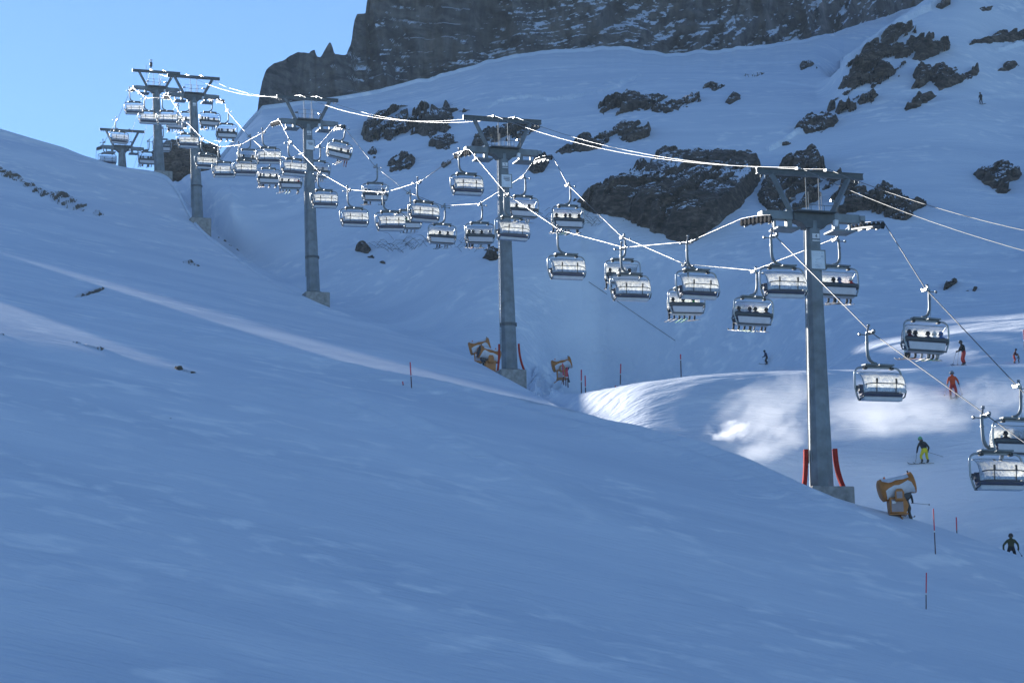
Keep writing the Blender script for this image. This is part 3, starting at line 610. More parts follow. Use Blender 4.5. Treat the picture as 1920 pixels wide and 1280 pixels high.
def build_tower(i, Tw, label):
    root = empty('lift_tower', Tw['P']); root.rotation_euler[2] = TH
    tag(root, label, 'lift tower', 'support towers of the chairlift')
    H = loc(Tw, Tw['H']); zt = (Tw['T']-Tw['H'])[2]
    # octagonal tapering pole with flange rings
    b = MB(); a0 = math.pi/8-TH; z0 = -.4 if i < 4 else -2.2; r0, r1 = (.80, .47) if i < 2 else (.85, .5); top = H.z-.35
    def ring(f, r):
        cx, cy, cz = H.x*f, H.y*f, z0+(top-z0)*f
        return [(cx+r*math.cos(a0+k*math.pi/4), cy+r*math.sin(a0+k*math.pi/4), cz) for k in range(8)]
    def rad(f): return r0+(r1-r0)*f
    fs = [0, 1]
    for k in range(len(fs)-1):
        A, B = ring(fs[k], rad(fs[k])), ring(fs[k+1], rad(fs[k+1])); b.add(A+B, [(j, (j+1) % 8, (j+1) % 8+8, j+8) for j in range(8)])
    fl = MB()
    pole = b.build('pole', M_POLE, root)
    for f in ([.24] if i in (1, 2) else [.30] if i == 3 else []):
        A = ring(f-.006, rad(f)+.12); B = ring(f+.006, rad(f)+.12); n_ = len(fl.v)
        fl.add(A+B, [(j, (j+1) % 8, (j+1) % 8+8, j+8) for j in range(8)]+[tuple(range(8)), tuple(range(15, 7, -1))])
    if fl.v: fl.build('flange', M_DARK, pole)
    A = ring(.035, rad(.03)+.22); B = ring(.042, rad(.03)+.22)
    MB().add(A+B, [(j, (j+1) % 8, (j+1) % 8+8, j+8) for j in range(8)]+[tuple(range(8)), tuple(range(15, 7, -1))]).build('base_flange', M_DARK, root)
    # foundation
    MB().box((-1.25, -1.3, -3.2), (1.15 if i == 1 else 1.65, 1.3, .35 if i < 4 else -.05)).build('foundation', M_CONC, root, bevel=.05)
    # ladder on the sunny flank
    l = MB()
    def side(f, off): return Vector((H.x*f-(rad(f)*.92+off), H.y*f-.1, z0+(top-z0)*f))
    for dy in (-.18, .18): l.tube([side(.13, .10)+Vector((0, dy, 0)), side(.985, .10)+Vector((0, dy, 0))], .035, 6)
    nr = int((top-2)/.33)
    for k in range(nr):
        p = side(.14+.84*k/nr, .10); l.tube([p+Vector((0, -.18, 0)), p+Vector((0, .18, 0))], .016, 5)
    for k in range(6):
        p = side(.16+.15*k, .10); l.tube([p, p+Vector((.22, 0, 0))], .03, 5)
    l.build('ladder', M_GALV, root)
    # head
    hx, hy, hz = H
    Mh = Matrix.Translation(H)
    MB().prism([(-1.45, .12), (-1.45, -.38), (-.95, -.52), (-.62, -.85), (.62, -.85), (.95, -.52), (1.45, -.38), (1.45, .12)], -.42, .42, M=Mh).build('head_block', M_DARK, root, bevel=.03)
    for s in (-1, 1):
        bm_ = MB(); x0, x1 = sorted((s*1.452, s*3.30)); bm_.box((x0, -.28, -.34), (x1, .28, .22), M=Mh)
        x0, x1 = sorted((s*3.29, s*3.66)); bm_.box((x0, -.36, -.18), (x1, .36, .16), M=Mh)
        bm_.build('cross_beam', M_POLE, root, bevel=.02)
    pf = MB(); pf.box((-1.4, -.9, .14), (1.4, .9, .22), M=Mh)
    for x in (-1.4, -.47, .47, 1.4):
        for y in (-.9, .9): pf.tube([H+Vector((x, y, .2)), H+Vector((x, y, 1.25 if i else .55))], .018, 5)
    for z in ((.75, 1.25) if i else (.55,)):
        for y in (-.9, .9): pf.tube([H+Vector((-1.4, y, z)), H+Vector((1.4, y, z))], .018, 5)
    pf.build('platform', M_DARK, root)
    for s in (-1, 1):
        cw = MB(); x0, x1 = sorted((s*1.15, s*2.75)); cw.box((x0, -.7, -1.02), (x1, .7, -.90), M=Mh)
        x0, x1 = sorted((s*1.50, s*1.86)); cw.box((x0, -.2, -.898), (x1, .2, .3), M=Mh)
        x0, x1 = sorted((s*2.6, s*2.74)); cw.box((x0, -.1, -.898), (x1, .1, -.3), M=Mh)
        cw.build('catwalk', M_POLE, root, bevel=.015)
        ar = MB(); ar.tube([H+Vector((s*1.45, 0, .2)), H+Vector((s*2.72, 0, zt-.15))], .20, 4, smooth=False); ar.build('inclined_arm', M_GALV, root)
        # sheaves
        sh = MB(); tilt = SHEAVE_TILT[i]; nsh = 8
        pts = [Vector((s*3.95, y, RZ[i]-.27-.012*y*y+tilt*y)) for y in np.linspace(-2.1, 2.1, nsh)]
        for p in pts:
            Mw = Mh@Matrix.Translation(p)@Matrix.Rotation(math.pi/2, 4, 'Y')
            sh.lathe([(0, -.06), (.17, -.06), (.235, -.05), (.20, -.02), (.20, .02), (.235, .05), (.17, .06), (0, .06)], 14, Mw, 0)
        asm = sh.build('sheaves', M_RUBBER, root)
        rk = MB(); rk.tube([H+p+Vector((-s*.16, 0, -.10)) for p in pts], .09, 6, flat=1.4)
        for k in range(0, nsh-1, 2): rk.box((-.05, -.3, -.28), (.05, .3, -.16), M=Mh@Matrix.Translation((pts[k]+pts[k+1])/2+Vector((-s*.17, 0, .02))))
        rk.tube([H+Vector((s*3.5, 0, 0)), H+Vector((s*3.86, 0, RZ[i]-.3))], .12, 6)
        rk.build('sheave_beam', M_DARK, asm)
        lt = MB(); lt.box((-.13, -.16, -.20), (.13, .16, .20), M=Mh@Matrix.Translation((s*1.12, -1.1, -.62))@Matrix.Rotation(.12, 4, 'Y'))
        if s > 0: lt.build('junction_box', M_WHITE, root, bevel=.02)
        cl = MB(); cl.tube([H+Vector((s*1.25, -.3, 1.05)), H+Vector((s*1.62, -.3, 1.0))], .085, 8); cl.build('beam_clamp', M_CHROME, root)
    tb = MB(); zt_ = zt
    tb.box((-3.78, -.16, zt_-.20), (3.78, .16, zt_-.16), M=Mh); tb.box((-3.78, -.16, zt_+.16), (3.78, .16, zt_+.20), M=Mh); tb.box((-3.78, -.05, zt_-.16), (3.78, .05, zt_+.16), M=Mh)
    for x in (-3.5, -3.2, 3.2, 3.5): tb.tube([H+Vector((x, 0, zt_-.2)), H+Vector((x, 0, zt_-.42))], .03, 5)
    tb.build('top_beam', M_DARK, root)
    for x in CLX[i]:
        MB().box((-.12, -.22, .202), (.12, .22, .34), M=Mh@Matrix.Translation((x, 0, zt_))).build('cable_saddle', M_CHROME, root)
    for x in (-.58, .34):
        ps = MB(); ps.tube([H+Vector((x, -.5, .22)), H+Vector((x, -.5, zt_-.2))], .035, 6); ps.tube([H+Vector((x+.15, -.5, .22)), H+Vector((x+.15, -.5, 1.5))], .025, 6)
        ps.build('lattice_post', M_GALV, root)
    # number plate and notice board fixed to the pole
    def onpole(z):
        f = (z-z0)/(top-z0); return Vector((H.x*f, H.y*f-rad(f)*.925-.03, z))
    if i < 4:
        c = onpole(hz-1.38); pl = MB(); pl.box((-.25, -.02, -.16), (.25, .02, .16), M=Matrix.Translation(c)); plate = pl.build('number_plate', M_WHITE, root)
        if i < 3:
            dg = MB(); ch = '456'[i]
            for (xa, za), (xb, zb) in DIG[ch]: dg.tube([c+Vector((xa*.10, -.026, za*.22-.11)), c+Vector((xb*.10, -.026, zb*.22-.11))], .016, 5)
            dg.build('numeral', M_INK, plate)
        c = onpole(hz-1.68); MB().box((-.25, -.02, -.035), (.25, .02, .035), M=Matrix.Translation(c)).build('name_strip', M_WHITE, root)
    if i < 3:
        c = onpole(hz-2.95)+Vector((.05, -.04, 0)); bd = MB(); bd.box((-.55, -.03, -.66), (.55, .03, .66), M=Matrix.Translation(c)); bo = bd.build('notice_board', M_GALV, root)
        fc = MB(); fc.box((-.46, -.006, -.58), (.46, .006, .58), M=Matrix.Translation(c+Vector((0, -.037, 0)))); fc.build('board_face', M_SIGN, bo)
        ln = MB(); rr = random.Random(i+3)
        if i == 0:
            for k in range(9):
                x, z = rr.uniform(-.38, .2), rr.uniform(-.5, .1); ln.tube([c+Vector((x, -.047, z)), c+Vector((x+rr.uniform(.05, .2), -.047, z+rr.uniform(-.05, .08)))], .012, 4)
            for x, z in ((.22, .26), (.32, .28)): ln.tube([c+Vector((x, -.047, z-.08)), c+Vector((x+.02, -.047, z)), c+Vector((x+.08, -.047, z-.06))], .016, 4)
            for x in (.1, .24, .32): ln.box((x, -.05, .42), (x+.06, -.044, .46), M=Matrix.Translation(c))
        else:
            for z, x0, x1 in ((.30, -.28, .34), (.18, -.30, .30), (.10, -.2, .36), (-.02, -.1, .3)): ln.box((x0, -.05, z), (x1, -.044, z+.05), M=Matrix.Translation(c))
        ln.build('board_marks', M_INK if i else M_MAP, bo)
    if i < 2:                                  # red impact mats round the foot
        for s in (-1, 1):
            md = MB(); zs = np.linspace(0, 1, 8); P = []
            for t in zs:
                z = .36+2.45*t; f = (z-z0)/(top-z0); x = s*(rad(f)*1.0+.05+(.40 if s > 0 else .16)*(1-t)**2.4); P.append((H.x*f+x, z))
            for k in range(len(P)-1):
                (xa, za), (xb, zb) = P[k], P[k+1]; xo, yo = s*(.26, .18)[i], .30
                vs = [(xa, -yo, za), (xa+xo, -yo, za), (xa+xo, yo, za), (xa, yo, za), (xb, -yo, zb), (xb+xo, -yo, zb), (xb+xo, yo, zb), (xb, yo, zb)]
                fcs = [(0, 1, 5, 4), (1, 2, 6, 5), (2, 3, 7, 6), (3, 0, 4, 7)]
                if k == 0: fcs.append((3, 2, 1, 0))
                if k == len(P)-2: fcs.append((4, 5, 6, 7))
                c_, s_ = math.cos(-TH), math.sin(-TH); ox = H.x*.05
                vs = [(ox+(x-ox)*c_-y*s_, (x-ox)*s_+y*c_, z) for x, y, z in vs]
                md.add(vs, fcs)
            md.build('red_mat', M_RED, root)
    if i == 4:
        an = MB(); x = -.85; an.tube([H+Vector((x, 0, zt+.2)), H+Vector((x, 0, zt+.75)), H+Vector((x, 0, zt+.8)), H+Vector((x, 0, zt+1.45)), H+Vector((x, 0, zt+1.5)), H+Vector((x, 0, zt+1.9))], [.08, .08, .24, .24, .07, .07], 8)
        an.tube([H+Vector((x-.25, 0, zt+1.85)), H+Vector((x+.25, 0, zt+1.85))], .05, 5)
        an.tube([H+Vector((x-.75, 0, zt-1.3)), H+Vector((x-.75, 0, zt+1.0))], .03, 5); an.build('antenna', M_DARK, root)
    return root
RZ = [-.17, -.25, -.15, -.30, -.25, -.05]        # rope height against the beam centre
SHEAVE_TILT = [.16, .16, .2, .28, .25, .2]
CLX = [(-.85, 1.2)]*6                            # the two upper cables on the top beam
TL = ['nearest and largest lift tower, red mats and a map board on its pole', 'second lift tower, standing at mid photo with red mats by the snow heap', 'third lift tower, bare grey pole rising from the near slope without mats',
      'fourth lift tower whose stepped concrete foot sticks out of the open slope', 'tall far lift tower with an antenna on its top beam', 'smallest farthest lift tower, only its head above the left skyline']
for i, Tw in enumerate(TOWERS): build_tower(i, Tw, TL[i])

# ------------------------------------------------------------------ haul rope, chairs
RIGHT = np.array([-LEFT[0], -LEFT[1], 0]); LIFT3 = np.array([LIFT[0], LIFT[1], 0])
def rope_pt(i, side, dy=0):
    return TOWERS[i]['H']+RIGHT*(side*3.95)+LIFT3*dy+np.array([0, 0, RZ[i]+SHEAVE_TILT[i]*dy-.012*dy*dy])
def on_plane(px, py, A, B):
    """point of the vertical plane through A and B that is seen at this pixel"""
    n = np.array([-(B-A)[1], (B-A)[0], 0]); d = dirn(px, py); return d*((n@A)/(n@d))
# (grip px, py, riders)  from far to near, per span
DOWN = {5: [(220, 224), ], 4: [(274, 184), (307, 183)], 3: [(345, 225), (381, 261), (413, 276), (451, 272), (496, 247)],
        2: [(545, 267), (600, 324), (656, 356), (722, 361), (787, 341)], 1: [(951, 365), (1051, 432), (1170, 464), (1294, 453)], 0: [(1452, 441), (1632, 622), (1848, 777)], 6: [(195, 266)]}
UP = {5: [(262, 263), (306, 244)], 4: [(331, 214)], 3: [(425, 207), (466, 255), (504, 289), (544, 297), (597, 274)],
      2: [(644, 238), (703, 312), (765, 361), (830, 386), (899, 382), (980, 331)], 1: [(1064, 346), (1166, 444), (1283, 495), (1413, 507), (1566, 447)], 0: [(1735, 541), (1906, 722)], 6: []}
DOWN[2] = DOWN[2]+[(865, 287)]
DOWN[5] = [(196, 266), (220, 224), (246, 168)]; DOWN[6] = []
UP[5] = [(277, 264), (303, 240), (331, 196)]; UP[4] = [(352, 188), (395, 187)]
def far_end(side):
    A, B = rope_pt(5, side), rope_pt(4, side); return on_plane(*((178, 320) if side < 0 else (258, 314)), A, B)
GRIPS = {-1: {}, 1: {}}
def rope_path(side, tab):
    pts = [far_end(side)]
    for i in (5, 4, 3, 2, 1, 0):
        for dy in (2.2, 1.1, 0, -1.1, -2.2): pts.append(rope_pt(i, side, dy))
        A = rope_pt(i, side, -2.2); B = rope_pt(i-1, side, 2.2) if i else A-LIFT3*50-np.array([0, 0, 12.])
        for g in tab[i]:
            P = on_plane(g[0], g[1], A, B); GRIPS[side][g] = P; pts.append(P)
    e = pts[-1]-pts[-2]; pts.append(pts[-1]+e/np.linalg.norm(e)*60); return pts
for side, tab, nm in ((-1, DOWN, 'steel haul rope carrying the empty downhill chairs, left line'), (1, UP, 'steel haul rope carrying the occupied uphill chairs, right line')):
    P = rope_path(side, tab)
    o = MB().tube([Vector(p) for p in P], .030, 8).build('haul_rope', M_ROPE)
    tag(o, nm, 'steel rope', 'ropes and cables of the lift')
for k, x in enumerate(CLX[0]):
    pts = []
    tops = [TOWERS[i]['T']+RIGHT*x+np.array([0, 0, .38]) for i in (5, 4, 3, 2, 1, 0)]
    tops = tops[1:]
    sagf = (.022, .022, .023, .018)
    for j in range(len(tops)-1):
        A, B = tops[j], tops[j+1]; L = np.linalg.norm(B-A)
        for t in np.linspace(0, 1, 25)[:-1]: pts.append(A+(B-A)*t-np.array([0, 0, 4*t*(1-t)*L*sagf[j]]))
    A = tops[-1]; nx, ny = ((1920, 470), (1920, 432))[k]
    B = on_plane(nx, ny, A, A-LIFT3*50); Bq = A+(B-A)
    L = np.linalg.norm(B-A)
    for t in np.linspace(0, 2.0, 20): pts.append(A+(B-A)*t-np.array([0, 0, 4*t*(1-t)*L*.012]))
    first = tops[0]+LIFT3*45-np.array([0, 0, 16]); pts = [first]+pts
    o = MB().tube([Vector(p) for p in pts], .021, 8).build('overhead_cable', M_ROPE)
    tag(o, ('lower', 'upper')[k]+' of the two overhead cables strung across the tower top beams', 'cable', 'ropes and cables of the lift')

M_FRAME = mat('frame_tube', (.30, .33, .35), .32, .7, var=.15)
def build_chair(cx):
    root = empty('lift_chair')
    g = MB()
    g.box((-.10, -.30, -.14), (.10, .30, .02)); g.tube([(0, -.42, .02), (0, .42, .02)], .075, 8)
    g.lathe([(0, -.05), (.12, -.05), (.12, .05), (0, .05)], 10, Matrix.Translation((-.02, .34, .02))@Matrix.Rotation(math.pi/2, 4, 'Y'))
    g.tube([(.10, 0, -.08), (.30, .0, -.06)], .08, 6); g.tube([(.25, .05, -.05), (.34, .38, .30)], .055, 6); g.lathe([(0, -.07), (.09, -.07), (.09, .07), (0, .07)], 8, Matrix.Translation((.35, .42, .33)))
    g.tube([(.25, 0, -.16), (.72, 0, -.14)], .035, 6); g.lathe([(0, -.05), (.09, -.05), (.09, .05), (0, .05)], 10, Matrix.Translation((.72, 0, -.14))@Matrix.Rotation(math.pi/2, 4, 'Y'))
    g.build('grip', M_CHROME, root)
    h = MB(); h.tube([(.25, 0, -.05), (.25, 0, -.55), (.25, 0, -1.05), (.22, 0, -1.35), (.10, 0, -1.62), (-.10, 0, -1.76), (-.32, 0, -1.80)], [.075, .08, .085, .09, .09, .085, .075], 8, flat=1.3)
    h.tube([(.17, .02, -.62), (.36, .02, -.60)], .06, 6); h.tube([(.25, -.08, -1.1), (.25, -.05, -1.85)], .012, 4)
    h.build('hanger_arm', M_GALV, root)
    t = MB(); t.box((cx-.95, -.26, -1.93), (cx+.02, .26, -1.83)); t.box((cx+.10, -.26, -1.93), (cx+.95, .26, -1.83)); t.box((cx-.9, -.10, -2.00), (cx+.9, .10, -1.935))
    t.build('top_mount', M_GALV, root, bevel=.02)
    for x in (-.86, .86): MB().box((cx+x-.10, -.12, -2.14), (cx+x+.10, .12, -1.985)).build('mount_block', M_BLACK, root)
    Z = -2.03
    f = MB(); a = []
    for k in range(6): q = math.pi/2*k/5; a.append((1.10+.42*math.sin(q), Z-.38+.38*math.cos(q)))
    prof = [(1.30, -3.90), (1.42, -3.60), (1.52, -3.20), (1.53, -2.8)]+a[::-1]
    left = [(-x, z) for x, z in prof]
    loop = prof+[(-x, z) for x, z in prof[::-1]]
    f.tube([(cx+x, -.05, z) for x, z in loop], .062, 8)
    f.build('side_frame', M_FRAME, root)
    for s in (-1, 1):
        ar = MB(); ar.tube([(cx+s*1.50, -.05, -3.25), (cx+s*1.46, .35, -3.30), (cx+s*1.40, .66, -3.42), (cx+s*1.32, .60, -3.75), (cx+s*1.28, .0, -3.88)], .045, 6)
        ar.box((cx+s*1.44-.05, -.12, -3.42), (cx+s*1.44+.05, .40, -3.28)); ar.build('armrest', M_DARK, root)
    # hood
    pr = [(.06, -2.30), (.26, -2.34), (.48, -2.46), (.66, -2.66), (.77, -2.92), (.82, -3.18), (.84, -3.49)]
    gridp = []
    for y, z in pr:
        row = []
        for k in range(13):
            u = -1+2*k/12; e = abs(u)**6; row.append((cx+u*1.37, y-.14*e, z-.05*e))
        gridp.append(row)
    bub = MB().sheet(gridp).build('bubble_hood', M_BUBBLE, root)
    rim = MB(); rim.tube([p for p in [r_[0] for r_ in gridp]], .022, 5); rim.tube([r_[-1] for r_ in gridp], .022, 5); rim.tube(gridp[0], .022, 5); rim.tube(gridp[-1], .022, 5)
    rim.build('hood_rim', M_FRAME, bub)
    # seat and back
    br = MB(); br.prism([(-1.34, -3.52), (-1.34, -3.02), (1.34, -3.02), (1.34, -3.52)], -.06, .06, M=Matrix.Translation((cx, 0, 0)))
    br.build('backrest', M_NAVY, root, bevel=.04)
    bp = MB(); Mb = Matrix.Translation((cx, 0, 0)); bp.prism([(-1.20, -3.84), (-1.28, -3.36), (1.28, -3.36), (1.20, -3.84)], -.17, -.075, M=Mb); bp.build('back_shell', M_PANEL, root, bevel=.03)
    rl = MB(); rl.tube([(cx-1.46, -.12, -3.18), (cx+1.46, -.12, -3.18)], .085, 6, flat=1.5); rl.tube([(cx-1.30, -.12, -3.90), (cx+1.30, -.12, -3.90)], .05, 6); rl.build('back_rail', M_DARK, root)
    st = MB(); st.box((cx-1.30, -.04, -3.72), (cx+1.30, .52, -3.52)); st.build('seat', M_NAVY, root, bevel=.06)
    sp = MB(); sp.prism([(-1.24, -3.98), (-1.30, -3.73), (1.30, -3.73), (1.24, -3.98)], .05, .50, M=Mb); sp.build('seat_pan', M_PAN, root, bevel=.04)
    sb = MB(); sb.tube([(cx-1.40, .10, -3.15), (cx-1.2, .80, -3.06), (cx-.9, .90, -3.02), (cx+.9, .90, -3.02), (cx+1.2, .80, -3.06), (cx+1.40, .10, -3.15)], .032, 6)
    for x in (-.63, .63): sb.tube([(cx+x, .90, -3.02), (cx+x, .88, -3.35), (cx+x, .84, -3.60)], .03, 6)
    sb.tube([(cx-1.1, .84, -3.60), (cx+1.1, .84, -3.60)], .028, 6)
    bar = sb.build('safety_bar', M_DARK, root)
    for x in (-.63, .63): MB().box((cx+x-.05, .87, -3.04), (cx+x+.05, .95, -2.74)).build('bar_grip', M_BLACK, bar)
    return root
SEAT_Z = -3.62

# ------------------------------------------------------------------ people
def skin_mesh(name, joints, edges, radii, sub=2, root=0):
    me = bpy.data.meshes.new(name); me.from_pydata([Vector(j) for j in joints], edges, [])
    ob = bpy.data.objects.new(name, me); COL.objects.link(ob)
    ob.modifiers.new('skin', 'SKIN'); sd = ob.modifiers.new('sub', 'SUBSURF'); sd.levels = sub
    for i, v in enumerate(me.skin_vertices[0].data):
        r_ = radii[i]; v.radius = r_ if isinstance(r_, tuple) else (r_, r_); v.use_root = (i == root)
    dg = bpy.context.evaluated_depsgraph_get(); dg.update()
    em = bpy.data.meshes.new_from_object(ob.evaluated_get(dg)); bpy.data.objects.remove(ob); bpy.data.meshes.remove(me)
    em.polygons.foreach_set('use_smooth', [True]*len(em.polygons)); em.name = name; return em
def cloth(name, c): return mat('cloth_'+name, c, .8, 0, .2, var=.2, scale=6)
CL = {k: cloth(k, v) for k, v in dict(black=(.016, .017, .02), navy=(.02, .03, .07), charcoal=(.045, .048, .055), maroon=(.07, .012, .022), red=(.42, .03, .025), blue=(.04, .10, .26),
      teal=(.02, .20, .26), green=(.05, .28, .07), grey=(.22, .23, .25), olive=(.055, .06, .03), white=(.65, .66, .68), orange=(.60, .08, .02), yellow=(.55, .50, .03), brown=(.10, .06, .04)).items()}
M_SKINC = mat('face_skin', (.42, .25, .18), .6, var=.05)
M_BOOT = mat('ski_boot', (.06, .06, .065), .7, spec=.15); M_BOOTW = mat('pale_ski_boot', (.42, .42, .43), .6, spec=.2)
M_SKI = [mat('ski_dark', (.03, .03, .035), .35), mat('ski_pale', (.55, .57, .6), .3), mat('ski_red', (.4, .04, .03), .35), mat('ski_green', (.06, .35, .12), .35)]
M_LENS = mat('goggle_lens', (.02, .02, .03), .1)
HELM = {k: mat('helmet_'+k, v, .25, var=.05) for k, v in dict(black=(.02, .02, .022), white=(.7, .7, .7), blue=(.05, .12, .3), green=(.02, .35, .12), grey=(.2, .2, .22), red=(.4, .03, .03)).items()}
# order of joints: 0 pelvis 1 belly 2 chest 3 neck 4 head 5 crown | arms L: 6 shoulder 7 elbow 8 wrist 9 hand  R: 10..13 | legs L: 14 hip 15 knee 16 ankle 17 toe  R: 18..21
EDG = [(0, 1), (1, 2), (2, 3), (3, 4), (4, 5), (2, 6), (6, 7), (7, 8), (8, 9), (2, 10), (10, 11), (11, 12), (12, 13), (0, 14), (14, 15), (15, 16), (16, 17), (0, 18), (18, 19), (19, 20), (20, 21)]
RAD = [(.17, .14), (.16, .13), (.19, .14), .065, (.095, .105), .085, .085, .065, .05, .05, .085, .065, .05, .05, .115, .085, .075, .06, .115, .085, .075, .06]
def body_mesh(name, J):
    me = skin_mesh(name, J, EDG, RAD)
    J = [Vector(j) for j in J]
    seg = [(a, b) for a, b in EDG]
    def kind(a, b):
        if max(a, b) <= 2 or (a == 2 and b in (6, 10)): return 0
        if (a, b) in ((2, 3),): return 0
        if b in (4, 5): return 3
        if b in (7, 8, 11, 12): return 0
        if b in (9, 13): return 2
        if b in (17, 21): return 2
        return 1
    mi = []
    for p in me.polygons:
        c = p.center; best = None
        for a, b in seg:
            e = J[b]-J[a]; t = max(0, min(1, (c-J[a]).dot(e)/max(e.length_squared, 1e-9))); d = (c-J[a]-e*t).length
            rr = RAD[a]; rr = rr[0] if isinstance(rr, tuple) else rr
            d -= rr*.5
            if best is None or d < best[0]: best = (d, a, b, t)
        _, a, b, t = best; k = kind(a, b)
        if b in (16, 20) and t > .72: k = 2
        if a == 0 and b == 1 and t < .35: k = 1
        mi.append(k)
    for _ in range(4): me.materials.append(None)
    me.polygons.foreach_set('material_index', mi); return me
def helmet_mesh():
    m_ = MB(); m_.lathe([(.0, .165), (.06, .155), (.11, .115), (.137, .05), (.14, -.01), (.132, -.05), (.115, -.055)], 14)
    return m_.mesh('helmet')
def goggle_mesh():
    m_ = MB(); rows = []
    for z in (-.05, .0, .035): rows.append([(.142*math.sin(a)*1.0, .142*math.cos(a), z) for a in np.linspace(-1.1, 1.1, 9)])
    m_.sheet(rows); m_.tube([(.139*math.sin(a), .139*math.cos(a), 0.0) for a in np.linspace(1.1, 2*math.pi-1.1, 14)], .014, 4); return m_.mesh('goggles')
def ski_mesh(L=1.65):
    m_ = MB(); rows = []
    for y in np.linspace(-.45*L, .55*L, 14):
        u = (y+.45*L)/L; w_ = .045+.012*abs(u-.5)*2; z = .10*max(0, (u-.86)/.14)**2
        if u > .97: w_ *= .5
        rows.append((w_, y, z))
    top = [[(-w_, y, z+.018), (w_, y, z+.018)] for w_, y, z in rows]; bot = [[(-w_, y, z), (w_, y, z)] for w_, y, z in rows]
    m_.sheet(top, smooth=False); m_.sheet(bot, smooth=False)
    for k in range(2): m_.sheet([[t_[k], b_[k]] for t_, b_ in zip(top, bot)], smooth=False)
    m_.box((-.035, -.18, .02), (.035, .16, .05)); return m_.mesh('ski')
ME_HELM, ME_GOG, ME_SKI = helmet_mesh(), goggle_mesh(), ski_mesh()
ME_BOARD = MB().box((-.14, -.75, 0), (.14, .75, .025)).mesh('snowboard', .01)
def put(name, me, parent, mats, M=None):
    o = bpy.data.objects.new(name, me); COL.objects.link(o); o.parent = parent
    if M is not None: o.matrix_local = M
    ms = mats if isinstance(mats, (list, tuple)) else [mats]
    while len(me.materials) < len(ms): me.materials.append(None)
    for s, mm in zip(o.material_slots, ms): s.link = 'OBJECT'; s.material = mm
    return o
def person(name, body_me, J, jacket, trousers, helm, label, cat, group=None, boots=None, skis=None, ski_c=0, ski_rot=(0, 0), poles=None, ski_spread=None, pack=None):
    o = bpy.data.objects.new(name, body_me); COL.objects.link(o); tag(o, label, cat, group)
    for s, mm in zip(o.material_slots, [CL[jacket], CL[trousers], boots or M_BOOT, M_SKINC]): s.link = 'OBJECT'; s.material = mm
    hd = Vector(J[4]); up = (Vector(J[5])-hd).normalized(); q = Vector((0, 0, 1)).rotation_difference(up).to_matrix().to_4x4()
    hm = put('helmet', ME_HELM, o, HELM[helm], Matrix.Translation(hd+up*.03)@q)
    put('goggles', ME_GOG, hm, M_LENS, Matrix.Translation((0, 0, -.0)))
    if skis:
        for k, (ank, toe) in enumerate(((16, 17), (20, 21))):
            a, t_ = Vector(J[ank]), Vector(J[toe]); base = (a+t_)/2; base.z = min(a.z, t_.z)-.095
            put('ski', ME_SKI, o, M_SKI[ski_c], Matrix.Translation(base)@Matrix.Rotation(ski_rot[0]+(ski_spread or 0)*(1 if k else -1), 4, 'Z')@Matrix.Rotation(ski_rot[1], 4, 'X'))
    if poles:
        for k, tip in enumerate(poles):
            hnd = Vector(J[9 if k == 0 else 13]); tip = Vector(tip); d = (tip-hnd).normalized(); pm = MB(); pm.tube([hnd-d*.14, tip], .011, 5)
            pm.tube([hnd-d*.14, hnd+d*.04], .02, 5); pm.lathe([(0, -.004), (.045, -.004), (.045, .004), (0, .004)], 8, Matrix.Translation(tip-d*.08)@Vector((0, 0, 1)).rotation_difference(d).to_matrix().to_4x4())
            pm.build('ski_pole', M_BLACK, o)
    return o
def seated(v):
    s = (0, .03, -.02)[v]; lean = (0, .04, -.03)[v]; k = (.0, .05, -.06)[v]
    return [(0, .08, .13), (0, .06, .28), (s*.3, .06+lean, .46), (s*.5, .07+lean, .62), (s*.6, .10+lean*1.5, .74), (s*.6, .11+lean*1.5, .84),
            (-.19, .06+lean, .52), (-.25, .14, .28), (-.17, .38, .22), (-.13, .47, .22), (.19, .06+lean, .52), (.25, .14, .28), (.17, .38, .22), (.13, .47, .22),
            (-.11, .12, .10), (-.13-k, .52, .08), (-.12-k, .56+k, -.46), (-.12-k, .74+k, -.53), (.11, .12, .10), (.13+k*.5, .52, .08), (.13+k, .57-k, -.46), (.13+k, .75-k, -.53)]
SEATED = [seated(v) for v in range(3)]; ME_SEAT = [body_mesh('seated_body', J) for J in SEATED]
